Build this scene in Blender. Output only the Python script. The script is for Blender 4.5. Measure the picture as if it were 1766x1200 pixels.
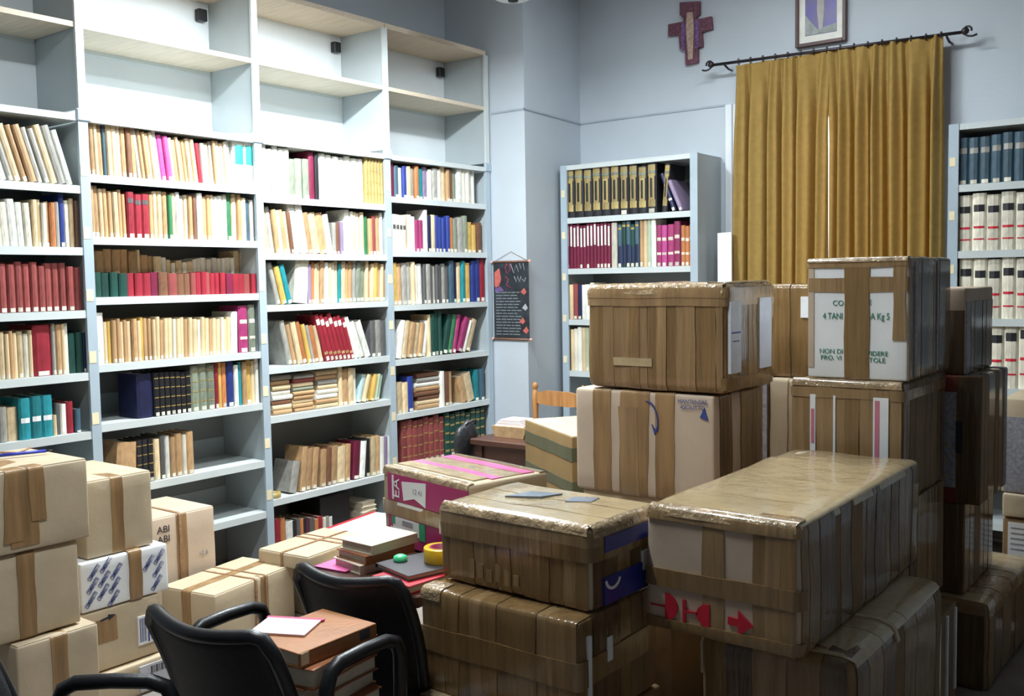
import bpy, bmesh, math, random
from mathutils import Vector, Matrix, Euler, noise

for o in list(bpy.data.objects):
    bpy.data.objects.remove(o, do_unlink=True)
SC = bpy.context.scene
COL = SC.collection
rnd = random.Random(7)

# ------------------------------------------------------------------ camera
FPX, YAW, PITCH, ROLL = 1700.0, .65086, .06764, -.01707
CAM = Vector((4.3695, -2.486, 1.6))
D_ = Vector((-math.sin(YAW) * math.cos(PITCH), math.cos(YAW) * math.cos(PITCH), -math.sin(PITCH)))
R_ = Vector((math.cos(YAW), math.sin(YAW), 0))
U_ = R_.cross(D_)
R2 = R_ * math.cos(ROLL) + U_ * math.sin(ROLL)
U2 = -R_ * math.sin(ROLL) + U_ * math.cos(ROLL)
cd = bpy.data.cameras.new('camera')
cd.sensor_width = 36.0
cd.lens = 36.0 * FPX / 1766.0
cd.clip_start = .05
cam = bpy.data.objects.new('camera', cd)
COL.objects.link(cam)
M3 = Matrix((R2, U2, -D_)).transposed()
cam.matrix_world = Matrix.Translation(CAM) @ M3.to_4x4()
SC.camera = cam

# ------------------------------------------------------------------ world, lamps, exposure
w = bpy.data.worlds.new('daylight')
SC.world = w
w.use_nodes = True
w.node_tree.nodes['Background'].inputs[0].default_value = (.80, .90, 1.0, 1)
w.node_tree.nodes['Background'].inputs[1].default_value = 2.2
SC.view_settings.view_transform = 'Standard'
SC.view_settings.look = 'None'
SC.view_settings.gamma = 1
SC.view_settings.exposure = .35
SC.view_settings.use_curve_mapping = False
# fluorescent fittings: centre x, y, z, length, direction angle, watts
LAMPS = [(.86, .98, 3.26, 1.2, math.pi / 2, 118.0),
         (2.15, -.75, 3.55, 1.3, math.pi / 2, 43.0),
         (2.1, 2.35, 3.75, 1.3, 0.0, 26.0)]
LAMP_COL = (.90, .97, 1.0)


def area_light(i):
    x, y, z, L, a, wt = LAMPS[i]
    ld = bpy.data.lights.new('tube_light', 'AREA')
    ld.shape = 'RECTANGLE'
    ld.size = L * .92
    ld.size_y = .09
    ld.energy = wt
    ld.color = LAMP_COL
    lo = bpy.data.objects.new('tube_light', ld)
    COL.objects.link(lo)
    lo.location = (x, y, z - .075)
    lo.rotation_euler = (0, 0, a)
    return lo


for i in range(len(LAMPS)):
    area_light(i)


# ------------------------------------------------------------------ pixel helpers
def ray(px, py):
    return D_ + R2 * ((px - 883) / FPX) + U2 * ((600 - py) / FPX)


def hit(px, py, ax, v):
    q = ray(px, py)
    i = 'xyz'.index(ax)
    return CAM + q * ((v - CAM[i]) / q[i])


# ------------------------------------------------------------------ materials
MATS = {}


def mat(name, col, rough=.6, var=.12, scale=8.0, bump=0.0, bscale=40.0, metal=0.0, stretch=None, spec=.5, objvar=0.0,
        coat=0.0, col2=None, trans=0.0):
    if name in MATS:
        return MATS[name]
    m = bpy.data.materials.new(name)
    m.use_nodes = True
    nt = m.node_tree
    b = nt.nodes['Principled BSDF']
    b.inputs['Roughness'].default_value = rough
    b.inputs['Metallic'].default_value = metal
    b.inputs['Specular IOR Level'].default_value = spec
    b.inputs['Coat Weight'].default_value = coat
    b.inputs['Coat Roughness'].default_value = .12
    b.inputs['Transmission Weight'].default_value = trans
    tc = nt.nodes.new('ShaderNodeTexCoord')
    mp = nt.nodes.new('ShaderNodeMapping')
    if stretch:
        mp.inputs['Scale'].default_value = stretch
    nt.links.new(tc.outputs['Object'], mp.inputs['Vector'])
    n = nt.nodes.new('ShaderNodeTexNoise')
    n.inputs['Scale'].default_value = scale
    n.inputs['Detail'].default_value = 4
    nt.links.new(mp.outputs[0], n.inputs['Vector'])
    cr = nt.nodes.new('ShaderNodeValToRGB')
    a = col2 if col2 else tuple(max(0, c * (1 - var)) for c in col)
    c2 = tuple(min(1, c * (1 + var)) for c in col)
    cr.color_ramp.elements[0].color = (*a, 1)
    cr.color_ramp.elements[1].color = (*c2, 1)
    cr.color_ramp.elements[0].position = .3
    cr.color_ramp.elements[1].position = .7
    nt.links.new(n.outputs['Fac'], cr.inputs[0])
    out = cr.outputs[0]
    if objvar:
        oi = nt.nodes.new('ShaderNodeObjectInfo')
        mr = nt.nodes.new('ShaderNodeMapRange')
        mr.inputs[3].default_value = 1 - objvar
        mr.inputs[4].default_value = 1 + objvar
        nt.links.new(oi.outputs['Random'], mr.inputs[0])
        hs = nt.nodes.new('ShaderNodeHueSaturation')
        nt.links.new(mr.outputs[0], hs.inputs['Value'])
        nt.links.new(out, hs.inputs['Color'])
        out = hs.outputs[0]
    nt.links.new(out, b.inputs['Base Color'])
    if bump:
        n2 = nt.nodes.new('ShaderNodeTexNoise')
        n2.inputs['Scale'].default_value = bscale
        n2.inputs['Detail'].default_value = 3
        nt.links.new(mp.outputs[0], n2.inputs['Vector'])
        bp = nt.nodes.new('ShaderNodeBump')
        bp.inputs['Strength'].default_value = bump
        bp.inputs['Distance'].default_value = .01
        nt.links.new(n2.outputs['Fac'], bp.inputs['Height'])
        nt.links.new(bp.outputs[0], b.inputs['Normal'])
    MATS[name] = m
    return m


def emit(name, col, s):
    m = bpy.data.materials.new(name)
    m.use_nodes = True
    b = m.node_tree.nodes['Principled BSDF']
    b.inputs['Base Color'].default_value = (*col, 1)
    b.inputs['Emission Color'].default_value = (*col, 1)
    b.inputs['Emission Strength'].default_value = s
    MATS[name] = m
    return m


WALL = mat('wall_paint', (.49, .545, .60), .55, .05, 1.6, .08, 60)
CEIL = mat('ceiling_paint', (.75, .78, .82), .8, .03, 2)
FLOOR = mat('floor_tile', (.25, .22, .2), .45, .25, 5)
STEEL = mat('grey_painted_steel', (.40, .45, .47), .38, .06, 3)
POST = mat('post_paint', (.38, .46, .52), .35, .06, 3)
LIPM = mat('shelf_paint', (.57, .62, .62), .35, .05, 3)
BACKM = mat('back_panel_paint', (.22, .23, .23), .6, .08, 2)
WHITEP = mat('white_panel_paint', (.72, .77, .80), .5, .04, 2)
WOODS = mat('particle_board', (.62, .53, .41), .55, .1, 6, .05, 60, stretch=(1, 12, 12))
STICK = mat('cream_sticker', (.78, .68, .45), .6, .1, 10)
KRAFT = mat('kraft_board', (.52, .42, .285), .72, .09, 5, .12, 30)
KRAFT2 = mat('pale_kraft_board', (.56, .44, .33), .7, .07, 5, .1, 30)
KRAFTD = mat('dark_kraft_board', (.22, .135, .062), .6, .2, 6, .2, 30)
TAPE = mat('brown_packing_tape', (.235, .142, .058), .20, .22, 1.0, .5, 1.3, stretch=(34, 34, 2.2), coat=.5)
TAPE2 = mat('tan_packing_tape', (.315, .20, .094), .22, .20, 1.0, .5, 1.3, stretch=(34, 34, 2.2), coat=.5)
TAPE3 = mat('deep_brown_packing_tape', (.125, .075, .038), .18, .28, 1.0, .55, 1.3, stretch=(34, 34, 2.2), coat=.5)
TAPET = mat('clear_tan_tape', (.50, .385, .22), .17, .12, 5, .7, 14, coat=.7)
TAPEW = mat('crumpled_glossy_tape', (.38, .27, .15), .10, .2, 20, 1.6, 30, coat=1.0)
TAPEM = mat('matt_brown_tape', (.29, .175, .08), .36, .3, 1.0, .3, 1.2, stretch=(30, 30, 3))
WHITE = mat('white_paper', (.82, .84, .85), .6, .03, 5)
BLACKP = mat('black_plastic', (.012, .012, .014), .38, .2, 10, .08, 120)
BLACKM = mat('black_mesh_fabric', (.008, .008, .010), .65, .3, 60, .25, 260)
DKWOOD = mat('dark_wood', (.075, .03, .02), .35, .3, 4, stretch=(1, 14, 14))
OAK = mat('honey_wood', (.42, .2, .07), .4, .25, 4, stretch=(14, 14, 1))
CURT = mat('mustard_cloth', (.45, .30, .085), .85, .10, 30, .2, 260, trans=0)
BRONZE = mat('bronze_metal', (.05, .04, .045), .35, .2, 8, metal=.6)
PAGES = mat('page_edges', (.70, .62, .48), .85, .12, 30, .2, 90, stretch=(1, 1, 12))
LABELM = mat('spine_label_paper', (.66, .63, .52), .6, .25, 30, objvar=.3)
INK = mat('black_ink', (.02, .02, .03), .6)
INKB = mat('blue_ink', (.03, .06, .25), .6)
INKG = mat('green_ink', (.03, .22, .14), .6)
INKR = mat('red_ink', (.55, .01, .03), .6)
MAG = mat('magenta_print', (.42, .02, .15), .4, .08, 6, coat=.3)
PINKP = mat('pink_print', (.75, .14, .38), .3, .1, 6, .3, 20, coat=.5)
GRN = mat('green_print', (.03, .36, .18), .5)
GREYP = mat('grey_print', (.34, .34, .38), .5, .3, 60)
BLUEP = mat('blue_print', (.012, .03, .26), .35, .1, 6, coat=.4)
STRING = mat('string', (.30, .17, .09), .6, .3, 60)
TUBE = emit('glowing_tube', (.92, .97, 1.0), 20.0)

# translucency for the curtain cloth
_nt = CURT.node_tree
_b = _nt.nodes['Principled BSDF']
_tr = _nt.nodes.new('ShaderNodeBsdfTranslucent')
_tr.inputs[0].default_value = (.62, .36, .06, 1)
_mx = _nt.nodes.new('ShaderNodeMixShader')
_mx.inputs[0].default_value = .35
_nt.links.new(_b.outputs[0], _mx.inputs[1])
_nt.links.new(_tr.outputs[0], _mx.inputs[2])
_nt.links.new(_mx.outputs[0], _nt.nodes['Material Output'].inputs[0])
# window glass
GLASS = bpy.data.materials.new('window_glass')
GLASS.use_nodes = True
_nt = GLASS.node_tree
_t = _nt.nodes.new('ShaderNodeBsdfTransparent')
_g = _nt.nodes.new('ShaderNodeBsdfGlossy')
_g.inputs['Roughness'].default_value = .05
_mx = _nt.nodes.new('ShaderNodeMixShader')
_mx.inputs[0].default_value = .08
_nt.links.new(_t.outputs[0], _mx.inputs[1])
_nt.links.new(_g.outputs[0], _mx.inputs[2])
_nt.links.new(_mx.outputs[0], _nt.nodes['Material Output'].inputs[0])


# ------------------------------------------------------------------ object helpers
def link(name, me, mats, parent=None, smooth=False):
    o = bpy.data.objects.new(name, me)
    COL.objects.link(o)
    if not isinstance(mats, (list, tuple)):
        mats = [mats]
    if not me.materials:
        for m in mats:
            me.materials.append(m)
    if smooth:
        for p in me.polygons:
            p.use_smooth = True
    if parent is not None:
        o.parent = parent
    return o


def tag(o, label, cat, group=None):
    o['label'] = label
    o['category'] = cat
    if group:
        o['group'] = group
    return o


def struct(o):
    o['kind'] = 'structure'
    return o


def empty(name, loc=(0, 0, 0), rz=0):
    o = bpy.data.objects.new(name, None)
    COL.objects.link(o)
    o.location = loc
    o.rotation_euler = (0, 0, rz)
    o.empty_display_size = .1
    return o


def bm_mesh(bm, name='m'):
    me = bpy.data.meshes.new(name)
    bm.to_mesh(me)
    bm.free()
    return me


def add_box(bm, x0, x1, y0, y1, z0, z1, bev=0, seg=1):
    r = bmesh.ops.create_cube(bm, size=1)
    vs = r['verts']
    for v in vs:
        v.co = Vector((x0 + (v.co.x + .5) * (x1 - x0), y0 + (v.co.y + .5) * (y1 - y0), z0 + (v.co.z + .5) * (z1 - z0)))
    if bev:
        es = list({e for v in vs for e in v.link_edges})
        bmesh.ops.bevel(bm, geom=es, offset=bev, segments=seg, profile=.5, affect='EDGES')
    return vs


def box(name, m, x0, x1, y0, y1, z0, z1, parent=None, bev=0, seg=1, smooth=False):
    bm = bmesh.new()
    add_box(bm, x0, x1, y0, y1, z0, z1, bev, seg)
    return link(name, bm_mesh(bm, name), m, parent, smooth)


def tube_mesh(bm, pts, r, seg=8, closed=False):
    pts = [Vector(p) for p in pts]
    n = len(pts)
    rings = []
    up = None
    for i, p in enumerate(pts):
        if closed:
            t = (pts[(i + 1) % n] - pts[i - 1]).normalized()
        else:
            t = (pts[min(i + 1, n - 1)] - pts[max(i - 1, 0)]).normalized()
        if up is None:
            a = Vector((0, 0, 1)) if abs(t.z) < .9 else Vector((1, 0, 0))
            up = (a - t * a.dot(t)).normalized()
        else:
            up = (up - t * up.dot(t)).normalized()
        s = t.cross(up)
        rr = r[i] if isinstance(r, (list, tuple)) else r
        if isinstance(rr, tuple):
            ra, rb = rr
        else:
            ra = rb = rr
        rings.append([bm.verts.new(p + up * (math.cos(k * 2 * math.pi / seg) * ra) + s * (math.sin(k * 2 * math.pi / seg) * rb)) for k in range(seg)])
    for i in range(n if closed else n - 1):
        a, b = rings[i], rings[(i + 1) % n]
        for k in range(seg):
            bm.faces.new((a[k], a[(k + 1) % seg], b[(k + 1) % seg], b[k]))
    if not closed:
        bm.faces.new(rings[0][::-1])
        bm.faces.new(rings[-1])


def tube(name, m, pts, r, parent=None, seg=8, closed=False):
    bm = bmesh.new()
    tube_mesh(bm, pts, r, seg, closed)
    bmesh.ops.recalc_face_normals(bm, faces=bm.faces)
    return link(name, bm_mesh(bm, name), m, parent, True)


def lathe(name, m, prof, parent=None, seg=20, loc=(0, 0, 0)):
    bm = bmesh.new()
    rings = []
    for r, z in prof:
        rings.append([bm.verts.new((loc[0] + max(r, 1e-4) * math.cos(k * 2 * math.pi / seg), loc[1] + max(r, 1e-4) * math.sin(k * 2 * math.pi / seg), loc[2] + z)) for k in range(seg)])
    for a, b in zip(rings, rings[1:]):
        for k in range(seg):
            bm.faces.new((a[k], a[(k + 1) % seg], b[(k + 1) % seg], b[k]))
    bm.faces.new(rings[0][::-1])
    bm.faces.new(rings[-1])
    bmesh.ops.recalc_face_normals(bm, faces=bm.faces)
    return link(name, bm_mesh(bm, name), m, parent, True)


def prism(name, m, pts, ax, v0, v1, parent=None):
    """polygon pts (2D) extruded along axis ax from v0 to v1"""
    bm = bmesh.new()

    def mk(p, v):
        return {'x': (v, p[0], p[1]), 'y': (p[0], v, p[1]), 'z': (p[0], p[1], v)}[ax]
    a = [bm.verts.new(mk(p, v0)) for p in pts]
    b = [bm.verts.new(mk(p, v1)) for p in pts]
    bm.faces.new(a)
    bm.faces.new(b[::-1])
    for i in range(len(pts)):
        j = (i + 1) % len(pts)
        bm.faces.new((a[i], b[i], b[j], a[j]))
    bmesh.ops.recalc_face_normals(bm, faces=bm.faces)
    return link(name, bm_mesh(bm, name), m, parent)


_FONT = {}


def text_mesh(s, size, thick=.0004, bold=0.0):
    cu = bpy.data.curves.new('lettering', 'FONT')
    cu.body = s
    cu.size = size
    cu.extrude = thick
    cu.offset = size * bold
    cu.align_x = 'CENTER'
    cu.align_y = 'CENTER'
    to = bpy.data.objects.new('lettering_tmp', cu)
    COL.objects.link(to)
    bpy.context.view_layer.update()
    me = bpy.data.meshes.new_from_object(to.evaluated_get(bpy.context.evaluated_depsgraph_get()))
    bpy.data.objects.remove(to, do_unlink=True)
    return me


# ------------------------------------------------------------------ room shell
XL, XR, YN, YB, ZC = -.40, 8.2, -7.0, 3.86, 4.15
struct(box('floor', FLOOR, XL - .2, XR + .2, YN - .2, YB + .4, -.12, 0))
struct(box('ceiling', CEIL, XL - .2, XR + .2, YN - .2, YB + .4, ZC, ZC + .12))
struct(box('wall_left', WALL, XL - .15, XL, YN - .2, YB + .3, 0, ZC))
struct(box('wall_right', WALL, XR, XR + .15, YN - .2, YB + .3, 0, ZC))
struct(box('wall_front', WALL, XL, XR, YN - .15, YN, 0, ZC))
# back wall with the window opening
WX0, WX1, WZ0, WZ1 = 1.72, 2.70, .95, 2.70
bm = bmesh.new()
add_box(bm, XL, WX0, YB, YB + .28, 0, ZC)
add_box(bm, WX1, XR, YB, YB + .28, 0, ZC)
add_box(bm, WX0, WX1, YB, YB + .28, 0, WZ0)
add_box(bm, WX0, WX1, YB, YB + .28, WZ1, ZC)
struct(link('wall_back', bm_mesh(bm), WALL))
# corner pier beside the bookcase
struct(prism('wall_pier', WALL, [(XL, 3.035), (.306, 3.035), (.222, YB), (XL, YB)], 'z', 0, ZC))
# thin picture-rail line round the walls
bm = bmesh.new()
zt = 2.772
add_box(bm, 0.02, .312, 3.027, 3.035, zt, zt + .012)
add_box(bm, .222, 1.41, YB - .008, YB, zt, zt + .012)
struct(link('trim_1', bm_mesh(bm), mat('rail_paint', (.36, .42, .48), .5)))
struct(prism('trim_2', MATS['rail_paint'], [(.306, 3.027), (.314, 3.027), (.231, YB - .008), (.222, YB - .008)], 'z', zt, zt + .012))
# window
win = struct(empty('window_1', (2.21, YB + .12, WZ0)))
CAS = mat('white_gloss_paint', (.72, .77, .82), .3, .03, 3)
for nm, a in (('window_casing', (1.42, 1.47, YB - .035, YB, 0, 2.775)), ('window_casing', (1.47, 1.535, YB - .022, YB, 0, 2.775)),
              ('window_casing', (2.74, 2.79, YB - .035, YB, 0, 2.775)), ('window_casing', (1.535, 2.74, YB - .022, YB, 2.705, 2.775))):
    o = box(nm, CAS, *a, parent=win, bev=.004)
    o.matrix_parent_inverse = Matrix.Translation(win.location).inverted()
for a in ((WX0, WX0 + .06, YB + .1, YB + .15, WZ0, WZ1), (WX1 - .06, WX1, YB + .1, YB + .15, WZ0, WZ1),
          (WX0 + .06, WX1 - .06, YB + .1, YB + .15, WZ0, WZ0 + .06), (WX0 + .06, WX1 - .06, YB + .1, YB + .15, WZ1 - .06, WZ1),
          (2.235, 2.285, YB + .1, YB + .15, WZ0 + .06, WZ1 - .06)):
    o = box('window_frame', CAS, *a, parent=win)
    o.matrix_parent_inverse = Matrix.Translation(win.location).inverted()
for a in ((WX0 + .06, 2.235, YB + .12, YB + .126, WZ0 + .06, WZ1 - .06), (2.285, WX1 - .06, YB + .12, YB + .126, WZ0 + .06, WZ1 - .06)):
    o = box('pane', GLASS, *a, parent=win)
    o.matrix_parent_inverse = Matrix.Translation(win.location).inverted()

# ------------------------------------------------------------------ fluorescent fittings
LAMPL = ['white hanging fluorescent lamp close above the tall grey bookcase',
         'white hanging fluorescent lamp above the table and chairs',
         'white hanging fluorescent lamp in front of the curtained window']
WHM = mat('white_enamel', (.8, .82, .84), .3, .03, 4)
for i, (x, y, z, L, a, wt) in enumerate(LAMPS):
    t = tag(empty('fluorescent_lamp', (x, y, z), a), LAMPL[i], 'lamp', 'hanging fluorescent lamps')
    # trough reflector
    pr = [(-.11, -.03), (-.05, .045), (.05, .045), (.11, -.03), (.104, -.03), (.047, .039), (-.047, .039), (-.104, -.03)]
    prism('reflector', WHM, pr, 'x', -L / 2, L / 2, t)
    for s in (-1, 1):
        box('end_cap', BLACKP, s * (L / 2) - .012, s * (L / 2) + .012, -.035, .035, -.045, .03, t)
        tube('tube', TUBE, [(-L / 2 + .02, s * .04, -.02), (L / 2 - .02, s * .04, -.02)], .013, t)
        tube('suspension_rod', WHM, [(s * L * .35, 0, .04), (s * L * .35, 0, ZC - z)], .006, t)

p = hit(885, 3, 'z', 3.30)
pl = tag(empty('pendant_lamp', (p.x, p.y, 3.30)), 'unlit white dish pendant with a dark cap near the corner pier', 'lamp')
lathe('dish', WHM, [(.02, .012), (.10, .016), (.17, .05), (.172, .054), (.10, .03), (.02, .03)], pl, 24)
lathe('dark_cap', BLACKP, [(.004, -.004), (.03, .0), (.034, .014), (.02, .02)], pl, 16)
tube('cable', BLACKP, [(0, 0, .02), (0, 0, ZC - 3.3)], .004, pl)

# ------------------------------------------------------------------ tall bookcase along the left wall
DP = .385
CZ = 1.6
ZJ, ZM, ZT = CZ + .80, CZ + 1.221, CZ + 1.606
BAYS = [[.475, .19, -.102, -.394, -.672, -.96, -1.25], [.531, .241, -.043, -.362, -.647, -.967, -1.253],
        [.49, .177, -.11, -.456, -.732, -1.199, -1.51], [.543, .203, -.14, -.489, -.838, -1.19, -1.51]]
bc = tag(empty('metal_bookcase', (-.2, 1, 0)), 'long grey steel bookcase of four bays packed with books', 'bookcase')


def child(o, p):
    o.parent = p
    o.matrix_parent_inverse = Matrix.Translation(p.location).inverted()
    return o


for k in range(5):
    y = k - 1
    child(box('side_panel', STEEL, -DP, -.012, y - .012, y + .012, .0, ZJ - .03), bc)
    child(box('upright_post', POST, -.014, .004, y - .024, y + .024, 0, ZJ), bc)
    child(box('joint_plate', POST, -.01, .012, y - .032, y + .04, ZJ - .03, ZJ + .03, bev=.006), bc)
    if k < 4:
        zz = .35 + .03 * k
        while zz < ZJ - .1:
            child(box('post_sticker', STICK, .004, .0055, y - .022, y + .012, zz, zz + .055), bc)
            zz += .29
    if k == 4:
        continue
    child(box('back_panel', BACKM, -DP, -DP + .008, y + .012, y + .988, .02, ZJ - .03), bc)
    for z in BAYS[k]:
        bm = bmesh.new()
        add_box(bm, -DP + .01, -.004, y + .013, y + .987, CZ + z - .006, CZ + z)
        add_box(bm, -.006, .0, y + .013, y + .987, CZ + z - .036, CZ + z + .0005)
        child(link('shelf', bm_mesh(bm), LIPM), bc)
        child(box('rear_upstand', STEEL, -DP + .009, -DP + .013, y + .014, y + .986, CZ + z, CZ + z + .105), bc)

ext = tag(empty('shelf_extension', (-.2, 1, ZJ)), 'empty upper shelving tier with wooden boards standing on the grey bookcase', 'shelf')
for k in range(5):
    y = k - 1
    child(box('side_panel', STEEL, -DP, -.006, y - .009, y + .009, ZJ + .03, ZT - .03), ext)
    child(box('upright_post', LIPM, -.008, .008, y - .019, y + .019, ZJ + .03, ZT - .03 if k not in (0, 1, 2) else ZT - .03), ext)
    if k == 4:
        continue
    child(box('back_panel', WHITEP, -DP, -DP + .006, y + .01, y + .99, ZJ + .03, ZT - .03), ext)
    child(box('base_board', LIPM, -DP + .006, .002, y + .02, y + .98, ZJ - .028, ZJ + .002), ext)
    child(box('wooden_shelf', WOODS, -DP + .02, .0, y + .02, y + .98, ZM - .024, ZM), ext)
    child(box('top_board', WOODS, -DP + .006, .004, y + .002, y + .998, ZT - .03, ZT), ext)
    child(box('rear_rail', LIPM, -DP + .007, -DP + .02, y + .02, y + .98, ZM - .045, ZM - .005), ext)
    child(box('black_bracket', BLACKP, -DP + .01, -DP + .05, y + .90, y + .955, ZT - .14, ZT - .075, bev=.004), ext)

# ------------------------------------------------------------------ the two bookcases against the back wall
YF = 3.474


def back_case(name, label, x0, W, shelves, ztop):
    t = tag(empty(name, (x0 + W / 2, YF + DP / 2, 0)), label, 'bookcase')
    for x in (x0, x0 + W):
        s = 1 if x == x0 else -1
        child(box('side_panel', STEEL, x - .01, x + .01, YF + .012, YF + DP - .005, 0, ztop), t)
        child(box('upright_post', POST, x - .012 - (.012 if s > 0 else .018), x + .012 + (.018 if s > 0 else .012), YF - .004, YF + .012, 0, ztop), t)
        zz = .4
        while zz < ztop - .1 and s > 0:
            child(box('post_sticker', STICK, x - .016, x + .014, YF - .0055, YF - .004, zz, zz + .05), t)
            zz += .3
    child(box('back_panel', BACKM, x0 + .01, x0 + W - .01, YF + DP - .012, YF + DP - .005, .02, ztop - .02), t)
    child(box('top_panel', LIPM, x0 + .012, x0 + W - .012, YF, YF + DP - .005, ztop - .035, ztop - .002), t)
    for z in shelves:
        bm = bmesh.new()
        add_box(bm, x0 + .011, x0 + W - .011, YF + .005, YF + DP - .013, z - .006, z)
        add_box(bm, x0 + .011, x0 + W - .011, YF, YF + .006, z - .04, z + .0005)
        child(link('shelf', bm_mesh(bm), LIPM), t)
    return t


MIDS = [CZ + .447, CZ + .082, CZ - .285, CZ - .66, CZ - 1.04, CZ - 1.4]
back_case('steel_bookcase', 'grey steel bookcase between the wall scroll and the curtain', .323, 1.043, MIDS, CZ + .825)
RIS = [CZ + .495, CZ + .125, CZ - .255, CZ - .64, CZ - 1.02, CZ - 1.4]
back_case('steel_bookcase', 'grey steel bookcase with white bound volumes, right of the mustard curtain'.replace(', right of', ' next to'), 2.966, 1.043, RIS, CZ + .835)

# ------------------------------------------------------------------ books
PAL = {'cr': ('cream', (.62, .48, .29)), 'tn': ('tan', (.44, .27, .135)), 'wh': ('white', (.76, .76, .70)), 'rd': ('red', (.27, .016, .03)),
       'br': ('brick red', (.25, .055, .05)), 'dg': ('dark green', (.008, .052, .040)), 'gy': ('grey', (.30, .29, .26)),
       'pk': ('pink', (.60, .08, .32)), 'nv': ('navy', (.009, .012, .055)), 'bk': ('black', (.012, .012, .016)), 'yl': ('yellow', (.55, .36, .09)),
       'or': ('orange', (.46, .17, .06)), 'te': ('teal', (.012, .20, .235)), 'bn': ('brown', (.17, .075, .04)), 'bl': ('blue', (.02, .04, .22)),
       'lb': ('pale blue', (.40, .56, .60)), 'mt': ('mint green', (.42, .52, .38)), 'mr': ('maroon', (.16, .010, .04)), 'mg': ('magenta', (.30, .03, .12)),
       'gn': ('green', (.03, .16, .065)), 'pu': ('mauve', (.24, .18, .28)), 'gg': ('grey green', (.20, .23, .17)), 'bg': ('slate blue', (.05, .10, .14)),
       'iv': ('ivory', (.70, .66, .54)), 'go': ('old gold', (.36, .27, .10)), 'dk': ('dark grey', (.085, .085, .085))}


def bmat(c):
    return mat('cover_' + PAL[c][0].replace(' ', '_'), PAL[c][1], .5, .22, 5, .06, 60, objvar=.24)


_UB = {}


def unit_book(c, round_=True):
    """spine towards +x, thickness in y, height in z, unit size"""
    if c in _UB:
        return _UB[c]
    bm = bmesh.new()
    out = [(-1, -.5), (-.05, -.5), (-.012, -.32), (0, 0), (-.012, .32), (-.05, .5), (-1, .5)]
    a = [bm.verts.new((x, y, 0)) for x, y in out]
    b = [bm.verts.new((x, y, 1)) for x, y in out]
    n = len(out)
    bm.faces.new(a[::-1])
    for i in range(n):
        j = (i + 1) % n
        f = bm.faces.new((a[i], a[j], b[j], b[i]))
        if i == n - 1:
            f.material_index = 1
    # page block sunk in the top
    inn = [(-1, -.40), (-.06, -.40), (-.04, 0), (-.06, .40), (-1, .40)]
    p = [bm.verts.new((x, y, 1)) for x, y in inn]
    q = [bm.verts.new((x, y, .975)) for x, y in inn]
    bm.faces.new((b[0], b[1], p[1], p[0]))
    bm.faces.new((b[1], b[2], b[3], p[2], p[1]))
    bm.faces.new((b[3], b[4], b[5], p[3], p[2]))
    bm.faces.new((b[5], b[6], p[4], p[3]))
    for i in range(4):
        bm.faces.new((p[i], p[i + 1], q[i + 1], q[i]))
    f = bm.faces.new(q)
    f.material_index = 1
    bmesh.ops.recalc_face_normals(bm, faces=bm.faces)
    me = bm_mesh(bm, 'book_' + c)
    me.materials.append(bmat(c))
    me.materials.append(PAGES)
    _UB[c] = me
    return me


_UL = {}


def unit_band(m, z0, z1, y0=-.36, y1=.36, x=.009):
    k = (m.name, z0, z1, y0, y1, x)
    if k not in _UL:
        bm = bmesh.new()
        def prof(y):
            y = abs(y)
            return -.0375 * y if y < .32 else -.012 - (y - .32) * .21
        pts = [(prof(y), y) for y in (y0, 0, y1)]
        a = [bm.verts.new((px + x, y, z0)) for px, y in pts]
        b = [bm.verts.new((px + x, y, z1)) for px, y in pts]
        for i in range(2):
            bm.faces.new((a[i], a[i + 1], b[i + 1], b[i]))
        # edges back to the spine so that it is a closed slip, not a floating card
        a2 = [bm.verts.new((px - .012, y, z0)) for px, y in pts]
        b2 = [bm.verts.new((px - .012, y, z1)) for px, y in pts]
        for i in range(2):
            bm.faces.new((a2[i], a[i], b[i], b2[i]) if False else (b[i], b[i + 1], b2[i + 1], b2[i]))
            bm.faces.new((a[i + 1], a[i], a2[i], a2[i + 1]))
        bm.faces.new((a[0], b[0], b2[0], a2[0]))
        bm.faces.new((a2[2], b2[2], b[2], a[2]))
        me = bm_mesh(bm, 'band')
        me.materials.append(m)
        _UL[k] = me
    return _UL[k]


BOOKS = []     # dicts
ROWS = ['top row', 'second row', 'third row', 'fourth row', 'fifth row', 'sixth row', 'seventh row']
BAYN = ['the bay behind the pen-topped carton', 'the bay holding the pink spines', 'the bay holding the slanting red set', 'the bay beside the black scroll']


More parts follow.
